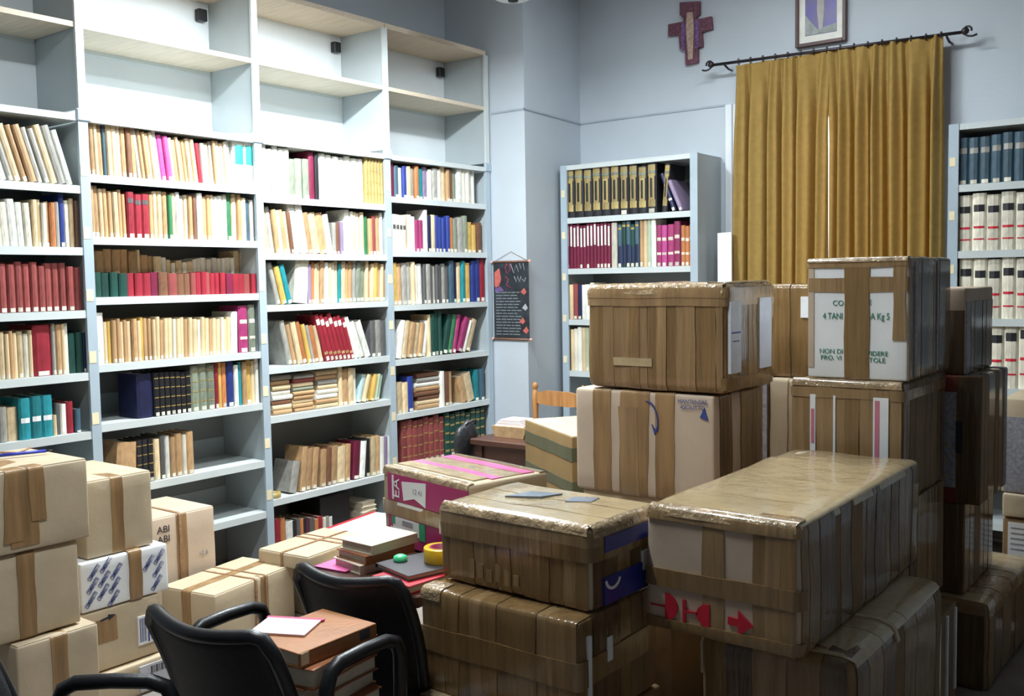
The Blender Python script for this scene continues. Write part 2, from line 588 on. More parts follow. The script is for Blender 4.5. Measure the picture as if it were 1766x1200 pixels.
def put_run(where, side, z, xa, xb, ya, yb, n, cols, lean=0, depth=.17, inset=.02, lab=.6, deco=None, kind='book', jit=.045):
    """xa..xb base pixels, ya/yb pixel height of tops at both ends; side 'L' left bookcase, 'B' back wall"""
    cols = cols.split()
    ax, pv = ('x', -inset) if side == 'L' else ('y', YF + inset)
    ci = 1 if side == 'L' else 0

    def base(px):
        # pixel on the shelf plane near this px
        lo, hi = 0, 1300
        for _ in range(30):
            m_ = (lo + hi) / 2
            if hit(px, m_, ax, pv).z > z:
                lo = m_
            else:
                hi = m_
        return hit(px, (lo + hi) / 2, ax, pv)[ci]
    s0, s1 = base(xa), base(xb)
    h0 = hit(xa, ya, ax, pv).z - z
    h1 = hit(xb, yb, ax, pv).z - z
    a = math.radians(lean)
    ws = [rnd.uniform(.75, 1.3) if deco is None and len(set(cols)) > 1 else rnd.uniform(.96, 1.04) for _ in range(n)]
    tot = sum(ws)
    c = s0
    for i in range(n):
        wd = (s1 - s0) * ws[i] / tot
        f = (i + .5) / n
        h = (h0 + (h1 - h0) * f) / max(.5, math.cos(a))
        h *= 1 + rnd.uniform(-jit, jit) if n > 1 else 1
        t = wd * math.cos(a) * .975
        if side == 'L':
            loc = (-inset - (rnd.uniform(0, .018) if deco is None else 0), c + wd / 2, z + t / 2 * abs(math.sin(a)) + .0006)
            rot = (a + rnd.uniform(-.004, .004), 0, rnd.uniform(-.02, .02))
        else:
            loc = (c + wd / 2, YF + inset, z + t / 2 * abs(math.sin(a)) + .0006)
            rot = (-a, 0, -math.pi / 2)
        BOOKS.append(dict(c=cols[i % len(cols)], loc=loc, rot=rot, s=(depth * rnd.uniform(.92, 1.05), t, h), where=where,
                          lab=rnd.random() < lab, deco=deco, lean=lean, kind=kind))
        c += wd


def put_stack(where, z, xa, xb, ytop, n, cols, inset=.03, dy=.0):
    """flat pile on a shelf of the left bookcase, fore-edges or spines to the front"""
    cols = cols.split()
    p0 = hit(xa, ytop, 'x', -inset)
    p1 = hit(xb, ytop, 'x', -inset)
    H = p0.z - z
    t = H / n
    for i in range(n):
        yc = (p0.y + p1.y) / 2 + rnd.uniform(-.008, .008)
        wd = (p1.y - p0.y) * rnd.uniform(.86, 1.0)
        # lying: local z (height) along +y, thickness y -> z
        loc = (-inset - rnd.uniform(0, .012), yc - wd / 2, z + t * (i + .5) + .0006)
        BOOKS.append(dict(c=cols[i % len(cols)], loc=loc, rot=(-math.pi / 2, 0, 0), s=(.16, t * .95, wd), where=where, lab=False, deco=None,
                          lean=90, kind='book lying flat'))


def L(bay, row, *a, **k):
    put_run(ROWS[row] + ' of ' + BAYN[bay], 'L', CZ + BAYS[bay][row], *a, **k)


# --- first bay
L(0, 0, -70, 128, 212, 226, 15, 'wh gy wh tn cr wh gy cr tn tn gy gy cr gy wh', lean=16, lab=.7)
L(0, 1, -40, 60, 345, 348, 8, 'tn cr wh wh iv wh wh iv', lean=3)
L(0, 1, 60, 108, 346, 348, 6, 'cr cr wh tn or gy', lab=.5)
L(0, 1, 108, 117, 334, 334, 1, 'bl')
L(0, 1, 117, 140, 345, 345, 3, 'iv cr bn')
L(0, 2, -40, 145, 452, 458, 14, 'br', lab=.9, depth=.2)
L(0, 3, -40, 62, 577, 572, 12, 'cr tn cr cr iv cr', lab=.5)
L(0, 3, 62, 94, 562, 558, 1, 'rd', depth=.2)
L(0, 3, 94, 124, 553, 560, 4, 'gy tn cr wh', lab=.7)
L(0, 3, 124, 148, 572, 570, 2, 'dg')
L(0, 3, 148, 154, 574, 574, 1, 'nv')
L(0, 4, -30, 36, 702, 704, 4, 'gy iv gy cr', lab=.2)
L(0, 4, 36, 94, 684, 682, 3, 'te', deco='teal', lab=0)
L(0, 4, 93, 101, 716, 716, 1, 'cr')
L(0, 4, 101, 119, 697, 695, 2, 'dk wh')
L(0, 4, 119, 131, 693, 692, 1, 'rd')
L(0, 4, 132, 142, 705, 705, 1, 'bg')
# --- second bay
L(1, 0, 153, 240, 205, 216, 11, 'tn tn cr tn bg cr cr iv tn bn tn', lean=1.5)
L(1, 0, 240, 282, 222, 230, 6, 'gy tn tn cr cr wh', lean=6)
L(1, 0, 282, 300, 236, 238, 2, 'pk', lean=6, lab=1)
L(1, 0, 300, 352, 238, 246, 8, 'wh tn cr tn tn cr cr rd', lean=6)
L(1, 0, 352, 405, 247, 246, 8, 'gy cr gy tn cr cr iv wh', lean=4)
L(1, 0, 406, 443, 234, 236, 2, 'wh', deco='greenlabel', lab=0, depth=.25, kind='box file')
L(1, 1, 158, 222, 322, 333, 8, 'tn tn cr tn tn cr tn tn', lean=1)
L(1, 1, 222, 260, 334, 336, 3, 'rd', deco='darkband', lab=1)
L(1, 1, 260, 396, 333, 338, 18, 'tn cr cr tn gn cr wh gy cr tn bn wh tn tn cr wh wh iv')
L(1, 1, 396, 405, 333, 334, 1, 'gn', lean=1)
L(1, 1, 405, 441, 336, 343, 5, 'cr tn cr bg iv')
L(1, 2, 163, 222, 470, 471, 4, 'dg', lab=0, depth=.13)
L(1, 2, 222, 262, 470, 471, 3, 'rd', lab=0, depth=.13)
L(1, 2, 262, 340, 470, 471, 6, 'mr bn br bn bn br', lab=0, depth=.13)
L(1, 2, 340, 444, 470, 471, 11, 'rd rd br rd rd rd mr rd rd br rd', lab=0, depth=.13)
# taller back row behind them
_bk = dict(depth=.14, inset=.155, lab=0)
L(1, 2, 168, 240, 431, 432, 5, 'tn', **_bk)
L(1, 2, 240, 247, 431, 431, 1, 'cr', **_bk)
L(1, 2, 247, 300, 440, 449, 5, 'tn tn cr wh cr', **_bk)
L(1, 2, 300, 336, 452, 450, 4, 'iv cr', **_bk)
L(1, 2, 336, 408, 446, 445, 9, 'wh iv', **_bk)
L(1, 2, 408, 428, 432, 440, 2, 'cr iv', **_bk)
L(1, 3, 166, 184, 539, 540, 1, 'wh', lab=0, depth=.24, kind='box file')
L(1, 3, 184, 272, 553, 549, 13, 'cr yl tn tn cr tn cr tn', lab=.7)
L(1, 3, 272, 402, 549, 548, 19, 'cr tn cr cr iv cr', lab=.8, lean=-1.5)
L(1, 3, 402, 413, 538, 537, 1, 'wh', lean=-2, lab=0)
L(1, 3, 414, 430, 527, 527, 1, 'mg', deco='lightband')
L(1, 3, 431, 443, 526, 525, 1, 'gg', deco='lightband')
L(1, 4, 240, 268, 645, 644, 1, 'nv', lab=0)
L(1, 4, 268, 332, 646, 641, 7, 'bk', deco='ribs', lab=1)
L(1, 4, 332, 373, 630, 627, 3, 'gg', deco='ribs', lab=.8)
L(1, 4, 373, 395, 626, 624, 3, 'rd yl or')
L(1, 4, 395, 407, 624, 623, 1, 'bl')
L(1, 4, 407, 420, 632, 622, 2, 'wh te')
L(1, 4, 421, 450, 622, 619, 4, 'tn yl cr wh')
L(1, 5, 200, 236, 768, 762, 1, 'tn', lean=-6, lab=0)
L(1, 5, 238, 268, 762, 757, 3, 'bk', deco='ribs', lab=1)
L(1, 5, 268, 337, 756, 746, 7, 'cr dk wh tn tn iv tn', lab=1)
# --- third bay
L(2, 0, 453, 502, 252, 258, 5, 'wh', deco='footband', lab=1, depth=.22)
L(2, 0, 503, 536, 275, 276, 3, 'gg', depth=.2, lab=1)
L(2, 0, 537, 553, 264, 266, 2, 'mr bk', lab=.5)
L(2, 0, 554, 631, 266, 272, 7, 'wh', lab=.3, depth=.22)
L(2, 0, 632, 664, 267, 270, 6, 'go', deco='ribs', lab=.2)
L(2, 1, 456, 510, 353, 368, 8, 'wh cr gy tn wh tn cr bn', lean=7, lab=1)
L(2, 1, 510, 534, 352, 356, 2, 'wh', lean=9, lab=1)
L(2, 1, 534, 578, 366, 372, 4, 'tn cr tn wh', lean=9, lab=1)
L(2, 1, 578, 600, 384, 380, 4, 'gy bn pu wh', lab=1)
L(2, 1, 600, 631, 364, 370, 5, 'wh iv cr iv cr', lab=.7)
L(2, 1, 631, 639, 373, 373, 1, 'gn')
L(2, 1, 639, 664, 376, 368, 4, 'tn br tn wh', lab=1)
L(2, 2, 480, 506, 457, 460, 3, 'gy yl te', lean=14, lab=1)
L(2, 2, 508, 532, 449, 447, 1, 'iv', lean=-6, lab=0)
L(2, 2, 533, 586, 455, 450, 9, 'pu or cr cr tn wh cr wh cr', lab=1, lean=-2)
L(2, 2, 586, 616, 452, 452, 5, 'te cr tn tn gy', lab=1, lean=-2)
L(2, 2, 616, 632, 450, 449, 2, 'gg', lean=-3, lab=.5)
L(2, 2, 632, 668, 452, 455, 7, 'cr tn cr yl tn cr tn', lean=-3, lab=1)
L(2, 3, 500, 562, 556, 562, 8, 'gy tn cr or yl gy or cr', lean=12, lab=1)
L(2, 3, 563, 613, 541, 547, 7, 'rd', deco='redset', lean=17, lab=.8)
L(2, 3, 614, 642, 550, 558, 3, 'wh', lean=20, lab=.5)
L(2, 3, 643, 668, 553, 552, 3, 'dk gy dk', lab=.5)
wh5 = ROWS[4] + ' of ' + BAYN[2]
put_stack(wh5, CZ + BAYS[2][4], 468, 503, 650, 8, 'tn cr bn wh iv cr tn gy')
put_stack(wh5, CZ + BAYS[2][4], 506, 543, 648, 9, 'tn tn cr tn tn gg cr br gy')
put_stack(wh5, CZ + BAYS[2][4], 546, 584, 641, 8, 'cr tn wh iv cr gy tn cr')
L(2, 4, 588, 619, 634, 636, 4, 'cr tn cr iv', lab=1)
L(2, 4, 619, 640, 650, 648, 3, 'lb cr yl', lean=-17, lab=1)
L(2, 4, 640, 658, 645, 650, 3, 'yl mt mt', lean=-14, lab=1)
L(2, 5, 503, 516, 800, 798, 1, 'gy', lean=-12, lab=0)
L(2, 5, 520, 550, 775, 773, 3, 'tn', lean=-7, lab=1)
L(2, 5, 556, 608, 775, 768, 5, 'tn bn tn cr tn', lean=-4, lab=1)
L(2, 5, 610, 632, 762, 760, 2, 'mr wh', lean=-6, lab=1)
L(2, 5, 634, 678, 757, 750, 6, 'bk cr tn wh pu wh', lean=-2, lab=1)
L(2, 6, 476, 496, 893, 892, 2, 'rd or', lab=0)
L(2, 6, 496, 508, 899, 899, 1, 'wh', lab=0)
L(2, 6, 508, 578, 897, 890, 11, 'bk dk or bk mr dk or rd iv gy wh', lab=0)
# --- fourth bay
L(3, 0, 676, 683, 281, 281, 1, 'mr')
L(3, 0, 683, 748, 288, 290, 9, 'bg wh bl cr gy or te pu wh', lab=1)
L(3, 0, 748, 790, 290, 290, 6, 'gy wh cr tn bn gg', lab=1)
L(3, 0, 790, 823, 291, 294, 5, 'wh iv', lab=1)
L(3, 1, 679, 702, 370, 372, 4, 'iv', deco='darkband2', lab=1)
L(3, 1, 702, 720, 371, 373, 3, 'cr iv wh', lab=1)
L(3, 1, 720, 733, 379, 379, 2, 'mg', lab=1)
L(3, 1, 733, 740, 362, 362, 1, 'wh')
L(3, 1, 742, 755, 370, 370, 2, 'nv cr', lab=1)
L(3, 1, 755, 778, 372, 374, 4, 'bl', lab=1)
L(3, 1, 778, 808, 376, 372, 4, 'or gg gy gg')
L(3, 1, 809, 834, 385, 386, 3, 'yl yl bn', lab=.6)
L(3, 2, 680, 732, 452, 455, 7, 'yl tn gy gy cr iv wh', lab=1, lean=1)
L(3, 2, 733, 778, 456, 458, 8, 'dk gy dk gy dk', lab=.8)
L(3, 2, 778, 814, 452, 450, 5, 'bg nv cr te yl')
L(3, 2, 815, 838, 448, 446, 3, 'bl bl rd', lab=.6)
L(3, 3, 686, 738, 556, 556, 6, 'wh cr tn cr tn wh', lean=-11, lab=1)
L(3, 3, 741, 765, 540, 537, 4, 'cr dg dg dg', lab=1)
L(3, 3, 766, 790, 548, 546, 3, 'dg gn mg', lean=-14, lab=1)
L(3, 3, 790, 815, 552, 556, 3, 'mg wh cr', lean=-22, lab=.6)
L(3, 4, 688, 706, 661, 659, 2, 'cr', lab=1)
L(3, 4, 706, 716, 650, 648, 1, 'bl', lab=1)
put_stack(ROWS[4] + ' of ' + BAYN[3], CZ + BAYS[3][4], 718, 760, 646, 8, 'tn cr bn bn tn wh gy bn')
L(3, 4, 762, 784, 640, 640, 3, 'wh bn tn', lab=1)
L(3, 4, 800, 822, 650, 645, 2, 'tn cr', lean=14, lab=0)
L(3, 4, 822, 838, 638, 634, 2, 'te bg')
L(3, 5, 695, 768, 727, 716, 8, 'br', deco='ribs', lab=.7, depth=.22)
L(3, 5, 769, 838, 714, 703, 8, 'dg', deco='goldribs', lab=.5, depth=.22)


def Bk(row, zs, where, *a, **k):
    put_run(ROWS[row] + ' of ' + where, 'B', zs[row - 0], *a, **k)


MW = 'the bookcase between scroll and curtain'
RW = 'the bookcase of white bound volumes'
MZ = MIDS
Bk(0, MZ, MW, 976, 1132, 291, 283, 10, 'bk', deco='goldblack', lab=.4, depth=.24)
put_run('top row of ' + MW, 'B', MZ[0], 1140, 1150, 284, 283, 1, 'bk', lean=5, deco='goldblack', lab=.6, depth=.24)
put_run('top row of ' + MW, 'B', MZ[0], 1158, 1166, 300, 298, 1, 'nv', lean=-20, deco='lightband', lab=1, depth=.24)
put_run('top row of ' + MW, 'B', MZ[0], 1170, 1178, 312, 310, 1, 'pu', lean=-24, lab=1, depth=.24)
Bk(1, MZ, MW, 977, 1053, 387, 384, 13, 'mr', deco='whitestripe', lab=.7)
Bk(1, MZ, MW, 1054, 1064, 384, 384, 1, 'iv', lab=0)
Bk(1, MZ, MW, 1065, 1102, 386, 383, 5, 'bg dg bg dg bg', deco='goldtop', lab=.9)
Bk(1, MZ, MW, 1103, 1131, 378, 374, 4, 'tn cr mt wh', lab=.3)
Bk(1, MZ, MW, 1132, 1150, 391, 390, 2, 'mg pk', deco='lightband', lab=.7)
Bk(1, MZ, MW, 1151, 1173, 385, 384, 2, 'mg', deco='lightband', lab=1)
Bk(1, MZ, MW, 1174, 1196, 388, 387, 3, 'or', deco='lightband', lab=1)
Bk(2, MZ, MW, 980, 1030, 490, 488, 7, 'cr br nv wh wh iv tn', lab=.4)
Bk(3, MZ, MW, 984, 1030, 568, 566, 7, 'cr iv wh cr mt cr tn', lab=.3)
Bk(0, RIS, RW, 1651, 1767, 236, 229, 6, 'bg', deco='greylabel', lab=.8, depth=.24)
Bk(1, RIS, RW, 1651, 1775, 334, 328, 5, 'iv', deco='law', lab=0, depth=.24)
Bk(2, RIS, RW, 1652, 1776, 446, 441, 5, 'iv', deco='law', lab=0, depth=.24)
Bk(3, RIS, RW, 1658, 1780, 552, 548, 5, 'iv', deco='law', lab=0, depth=.24)

GOLD = mat('gilt', (.45, .32, .10), .35, .2, 20, metal=.3)
BANDS = {'teal': [(WHITE, .40, .52)], 'greenlabel': [(mat('teal_label', (.02, .24, .2), .5), .42, .78)], 'darkband': [(bmat('dk'), .76, .86)],
         'lightband': [(bmat('iv'), .28, .34), (bmat('iv'), .62, .70)], 'ribs': [(GOLD, .2, .22), (GOLD, .42, .44), (GOLD, .64, .66), (GOLD, .86, .88)],
         'footband': [(bmat('gy'), .16, .24)], 'redset': [(bmat('wh'), .78, .90), (bmat('tn'), .14, .2)], 'darkband2': [(bmat('dk'), .60, .72)],
         'goldribs': [(GOLD, .12, .17), (GOLD, .32, .36), (GOLD, .52, .56), (GOLD, .72, .76), (GOLD, .9, .93)],
         'goldblack': [(bmat('go'), .13, .27, -.38, .38), (bmat('go'), .27, .74, -.30, .30), (bmat('go'), .74, .97, -.38, .38), (bmat('gg'), .80, .85, -.38, .38, .02), (bmat('bk'), .32, .70, -.12, .10, .02)], 'whitestripe': [(bmat('wh'), .50, .94)],
         'goldtop': [(GOLD, .88, .93), (bmat('nv'), .06, .5)], 'greylabel': [(bmat('gy'), .66, .78)],
         'law': [(bmat('bk'), .68, .80), (INKR, .39, .43), (INKR, .19, .215)]}
BARY = {'goldblack': (-.15, .15), 'whitestripe': (-.2, .3)}


def book_parts(b):
    out = []
    if b['lab']:
        out.append(('spine_label', unit_band(LABELM, .012, .095, -.3, .3)))
    for bd in BANDS.get(b['deco'], []):
        y0, y1 = BARY.get(b['deco'], (-.38, .38))
        if len(bd) > 3:
            y0, y1 = bd[3:5]
        out.append(('spine_band', unit_band(bd[0], bd[1], bd[2], y0, y1, bd[5] if len(bd) > 5 else .009)))
    return out


def area(b):
    d = (Vector(b['loc']) - CAM).dot(D_)
    px = (Vector(b['loc']) - CAM).dot(R2) / d * FPX + 883
    vis = 1 if -10 < px < 1766 else .1
    if b['loc'][0] < -.13 and b['rot'][2] == 0 and b['deco'] is None:
        vis *= .35
    return b['s'][1] * b['s'][2] / d / d * vis


order = sorted(BOOKS, key=area, reverse=True)
single = set(id(b) for b in order[:300])
rest = bmesh.new()
restm = []


def rest_add(me, M):
    off = len(rest.verts)
    vs = [rest.verts.new(M @ v.co) for v in me.vertices]
    for p in me.polygons:
        try:
            f = rest.faces.new([vs[i] for i in p.vertices])
        except ValueError:
            continue
        m = me.materials[p.material_index]
        if m not in restm:
            restm.append(m)
        f.material_index = restm.index(m)


for b in BOOKS:
    me = unit_book(b['c'])
    Mx = Matrix.LocRotScale(Vector(b['loc']), Euler(b['rot']), Vector(b['s']))
    if id(b) in single:
        o = bpy.data.objects.new('box_file' if b['kind'] == 'box file' else 'book', me)
        COL.objects.link(o)
        o.location = b['loc']
        o.rotation_euler = b['rot']
        o.scale = b['s']
        nm = PAL[b['c']][0]
        adj = ' slanting' if abs(b['lean']) >= 5 and b['lean'] != 90 else ''
        band = {'law': ' red-banded', 'whitestripe': ' white-titled', 'ribs': ' ribbed', 'goldribs': ' gilt-ribbed', 'goldblack': ' gold-columned',
                'greenlabel': ' green-labelled', 'lightband': ' pale-banded', 'darkband': ' dark-banded'}.get(b['deco'], '')
        if b['loc'][0] < -.13:
            adj += ' rear'
        lb = f"{nm}{band}{adj} {b['kind']}, {b['where']}"
        tag(o, lb, 'box file' if b['kind'] == 'box file' else 'book', 'set: ' + lb)
        for pn, pm in book_parts(b):
            q = bpy.data.objects.new(pn, pm)
            COL.objects.link(q)
            q.parent = o
    else:
        rest_add(me, Mx)
        for pn, pm in book_parts(b):
            rest_add(pm, Mx)
me = bm_mesh(rest, 'other_books')
for m in restm:
    me.materials.append(m)
ob = link('shelved_books', me, restm)
tag(ob, 'further thin books filling the gaps along the shelf rows', 'books')
ob['kind'] = 'stuff'


# ------------------------------------------------------------------ cartons
def hnoise(p, seed):
    return noise.noise(Vector((p[0] * 6 + seed, p[1] * 6 - seed * 2, p[2] * 6 + seed * .5)))


class Carton:
    def __init__(s, label, x0, x1, y0, y1, z0, z1, yaw=0, m=KRAFT, r=.008, amp=.002, name='cardboard_box', cat='box', group=None, rx=0, ry=0):
        s.h = Vector(((x1 - x0) / 2, (y1 - y0) / 2, (z1 - z0) / 2))
        s.r, s.amp, s.seed = r, amp, rnd.uniform(0, 90)
        h = s.h
        bm = bmesh.new()

        def axis(a, n):
            inner = [(-a + r) + (2 * a - 2 * r) * i / n for i in range(n + 1)]
            return [-a, -a + r * .3] + inner + [a - r * .3, a]
        n = 6
        ax = [axis(h[i], n) for i in range(3)]
        cache = {}

        def vert(p):
            k = tuple(round(c, 6) for c in p)
            if k not in cache:
                cache[k] = bm.verts.new(s.surf(Vector(p), 0))
            return cache[k]
        for d in range(3):
            u, v = (d + 1) % 3, (d + 2) % 3
            for sg in (-1, 1):
                for i in range(len(ax[u]) - 1):
                    for j in range(len(ax[v]) - 1):
                        q = []
                        for (a, b) in ((i, j), (i + 1, j), (i + 1, j + 1), (i, j + 1)):
                            p = [0, 0, 0]
                            p[d] = sg * h[d]
                            p[u] = ax[u][a]
                            p[v] = ax[v][b]
                            q.append(vert(p))
                        if sg < 0:
                            q.reverse()
                        bm.faces.new(q)
        s.o = link(name, bm_mesh(bm, name), m, None, True)
        s.o.location = ((x0 + x1) / 2, (y0 + y1) / 2, (z0 + z1) / 2)
        s.o.rotation_euler = (rx, ry, yaw)
        tag(s.o, label, cat, group)

    def surf(s, p, e):
        """point of the rounded, slightly bulged box nearest to p, pushed out by e"""
        h, r = s.h, s.r
        q = Vector([max(-h[i] + r, min(h[i] - r, p[i])) for i in range(3)])
        d = p - q
        nrm = d.normalized() if d.length > 1e-7 else Vector((0, 0, 1))
        b = q + nrm * r
        return b + nrm * (s.amp * hnoise(b, s.seed) + e)

    def band(s, axis, c0, c1, t0=0.0, t1=1.0, e=.0025, m=TAPE, name='tape_strip', skew=0.0, label=None):
        """strip of tape c0..c1 (metres from the box centre) running over the box: 'x' front-top-back, 'y' right-top-left, 'z' belt"""
        h = s.h
        if axis == 'x':
            P = [(-h.y, -h.z), (-h.y, h.z), (h.y, h.z), (h.y, -h.z)]
            mk = lambda c, a, b: Vector((c, a, b))
        elif axis == 'y':
            P = [(h.x, -h.z), (h.x, h.z), (-h.x, h.z), (-h.x, -h.z)]
            mk = lambda c, a, b: Vector((a, c, b))
        else:
            P = [(-h.x, -h.y), (h.x, -h.y), (h.x, h.y), (-h.x, h.y)]
            mk = lambda c, a, b: Vector((a, b, c))
        segs = [(P[i], P[i + 1]) for i in range(3)]
        if axis == 'z':
            segs.append((P[3], P[0]))
        lens = [math.dist(a, b) for a, b in segs]
        tot = sum(lens)
        # parameter stops
        st = set()
        acc = 0
        for (a, b), l in zip(segs, lens):
            for f in (0, s.r * .3 / l, s.r / l, .2, .35, .5, .65, .8, 1 - s.r / l, 1 - s.r * .3 / l, 1):
                st.add(round((acc + l * f) / tot, 6))
            acc += l
        st = sorted([t for t in st if t0 < t < t1] + [t0, t1])

        def pt(t):
            d = t * tot
            for (a, b), l in zip(segs, lens):
                if d <= l + 1e-9:
                    f = d / l
                    return (a[0] + (b[0] - a[0]) * f, a[1] + (b[1] - a[1]) * f)
                d -= l
            return segs[-1][1]
        bm = bmesh.new()
        nn = 3
        lim = (h.x if axis == 'x' else h.y if axis == 'y' else h.z) - s.r * .5
        rows = []
        for t in st:
            a, b = pt(t)
            row = []
            for j in range(nn):
                c = c0 + (c1 - c0) * j / (nn - 1) + skew * (t - t0)
                c += .0015 * math.sin(t * 37 + s.seed + j) if nn > 1 else 0
                c = max(-lim, min(lim, c))
                row.append((bm.verts.new(s.surf(mk(c, a, b), e)), mk(c, a, b)))
            rows.append(row)
        for r0, r1 in zip(rows, rows[1:]):
            for j in range(nn - 1):
                try:
                    bm.faces.new((r0[j][0], r0[j + 1][0], r1[j + 1][0], r1[j][0]))
                except ValueError:
                    pass
        # turned-down border so that the strip has thickness
        def skirt(lst):
            low = [bm.verts.new(s.surf(p, -.0005)) for v, p in lst]
            for i in range(len(lst) - 1):
                f = bm.faces.new((lst[i][0], lst[i + 1][0], low[i + 1], low[i]))
                e_ = bm.edges.get((lst[i][0], lst[i + 1][0]))
                e_.smooth = False
        skirt([r[0] for r in rows])
        skirt([r[-1] for r in rows])
        skirt(rows[0])
        skirt(rows[-1])
        bmesh.ops.recalc_face_normals(bm, faces=bm.faces)
        o = link(name, bm_mesh(bm, name), m, s.o, True)
        if label:
            o['label'] = label
        return o

    def fr(s, face):
        h = s.h
        if face == 'front':
            return Vector((0, -h.y, 0)), Vector((1, 0, 0)), Vector((0, 0, 1)), Vector((0, -1, 0)), h.x, h.z
        if face == 'right':
            return Vector((h.x, 0, 0)), Vector((0, 1, 0)), Vector((0, 0, 1)), Vector((1, 0, 0)), h.y, h.z
        return Vector((0, 0, h.z)), Vector((1, 0, 0)), Vector((0, 1, 0)), Vector((0, 0, 1)), h.x, h.y

    def decal(s, face, pts, m, name='printed_patch', e=.0055, label=None):
        """flat printed shape; pts in fractions -1..1 of the face"""
        c, u, v, n, a, b = s.fr(face)
        bm = bmesh.new()
        top = [bm.verts.new(c + u * (p[0] * a) + v * (p[1] * b) + n * e) for p in pts]
        low = [bm.verts.new(c + u * (p[0] * a) + v * (p[1] * b) + n * (-.001)) for p in pts]
        f = bm.faces.new(top)
        for i in range(len(pts)):
            j = (i + 1) % len(pts)
            bm.faces.new((top[i], low[i], low[j], top[j]))
        bmesh.ops.recalc_face_normals(bm, faces=bm.faces)
        if len(pts) > 4:
            bmesh.ops.triangulate(bm, faces=[x for x in bm.faces if len(x.verts) > 4])
        o = link(name, bm_mesh(bm, name), m, s.o)
        if label:
            o['label'] = label
        return o

    def rect(s, face, u0, u1, v0, v1, m, name='printed_patch', e=.0055, label=None):
        return s.decal(face, [(u0, v0), (u1, v0), (u1, v1), (u0, v1)], m, name, e, label)

    def text(s, face, st, u, v, size, m, rot=0, e=.0065, sx=1.0, name='lettering', bold=0.0):
        c, uu, vv, n, a, b = s.fr(face)
        me = text_mesh(st, size, bold=bold)
        R = Matrix((uu, vv, n)).transposed().to_4x4()
        me.transform(Matrix.Translation(c + uu * (u * a) + vv * (v * b) + n * e) @ R @ Matrix.Rotation(rot, 4, 'Z') @ Matrix.Scale(sx, 4, (1, 0, 0)))
        me.materials.clear()
        o = link(name, me, m, s.o)
        return o

    def flaps(s, axis='x', gap=.004, m=None, e=.003):
        """the two closing flaps lying on the top face"""
        h = s.h
        for sg in (-1, 1):
            if axis == 'x':
                a = (-h.x + .004, h.x - .004, min(sg * gap / 2, sg * (h.y - .004)), max(sg * gap / 2, sg * (h.y - .004)))
            else:
                a = (min(sg * gap / 2, sg * (h.x - .004)), max(sg * gap / 2, sg * (h.x - .004)), -h.y + .004, h.y - .004)
            box('flap', m or s.o.data.materials[0], *a, h.z - .002, h.z + e, parent=s.o, bev=.001)

    def wrap(s, axis, n, mats, lo=-1.0, hi=1.0, t0=0.0, t1=1.0, over=1.12, e0=.0022):
        """many overlapping strips side by side"""
        L_ = {'x': s.h.x, 'y': s.h.y, 'z': s.h.z}[axis]
        st = (hi - lo) * L_ / n
        for i in range(n):
            c = lo * L_ + st * (i + .5) + rnd.uniform(-.1, .1) * st
            hw = st * over / 2 * rnd.uniform(.85, 1.1)
            s.band(axis, c - hw, c + hw, t0, t1, e0 + .0011 * (i % 3), rnd.choice(mats), skew=rnd.uniform(-.012, .012))


BR = [TAPE, TAPE2, TAPE, TAPE2, TAPE3]
DKB = [TAPE, TAPE3, TAPE3, KRAFTD]

# ---- stacks beside the left bookcase (their long faces look towards +x)
c = Carton('plain carton under the blue pen, topmost of its stack by the bookcase', .60, 1.03, -1.09, -.628, .707, .99)
c.flaps('y')
c.band('y', -.05, .045, .02, .62, m=TAPEM, skew=.02)
c.band('y', -.075, -.01, .04, .34, e=.0038, m=TAPEM, skew=.055)
c.band('y', .02, .075, .1, .34, e=.0046, m=TAPEM, skew=-.03)
c = Carton('plain carton directly below the pen-topped carton', .58, 1.02, -1.10, -.672, .405, .70)
c.flaps('y')
c.band('y', -.005, .055, .0, .55, m=TAPEM)
c = Carton('plain carton with taped seam, lowest under the pen-topped stack', .62, 1.06, -.925, -.632, 0, .395)
c.flaps('y')
c.band('y', -.028, .03, .0, .6, m=TAPEM)
c = Carton('plain carton resting on the white carton with slanted blue lettering', .42, .85, -.545, -.262, .572, .868)
c.flaps('y')
c.band('y', -.035, .015, .0, .6, m=TAPEM)
c = Carton('white carton printed all over with slanted blue lettering', .45, .87, -.585, -.215, .378, .568, m=WHITE)
c.band('y', .012, .066, .0, .6, m=TAPEM, e=.006)
for k_ in range(-5, 6):
    for j_ in range(-4, 5):
        # slanted lines of print, 50 degrees, spaced evenly over the face
        al, ac = j_ * .088 + (k_ % 2) * .042, k_ * .027
        um, vm = al * .643 - ac * .766, al * .766 + ac * .643
        if abs(um) < .172 and abs(vm) < .08 and not (-.012 < um < .09):
            c.text('right', 'CEMBRETTI', um / c.h.y, vm / c.h.z, .024, INKB, rot=.873, e=.002, sx=.56, bold=.012)
c = Carton('worn carton with a printed arrow and barcode label under the white carton', .43, .87, -.6, -.255, .135, .372)
c.band('y', -.16, -.02, .12, .22, m=TAPEM, e=.002)
c.rect('right', .38, .92, -.55, .42, WHITE, 'paper_label')
c.rect('right', .62, .66, -.5, .38, INKB, 'label_rule', e=.0065)
for i in range(6):
    c.rect('right', .42 + i * .03, .436 + i * .03, -.45, .34, GREYP if i % 2 else INKB, 'print_line', e=.0065)
for i in range(5):
    c.rect('right', .70 + i * .04, .715 + i * .04, -.45, .34, INK, 'print_line', e=.0065)
c.decal('right', [(-.62, .60), (-.32, .67), (-.32, .60), (-.14, .74), (-.32, .80), (-.32, .735), (-.62, .665)], INK, 'printed_arrow', e=.002)
c = Carton('carton with a grey barcode label at the foot of the white carton stack', .45, .90, -.58, -.2, 0, .13)
c.rect('right', .05, .9, -.8, .75, mat('grey_label', (.52, .53, .58), .6), 'paper_label')
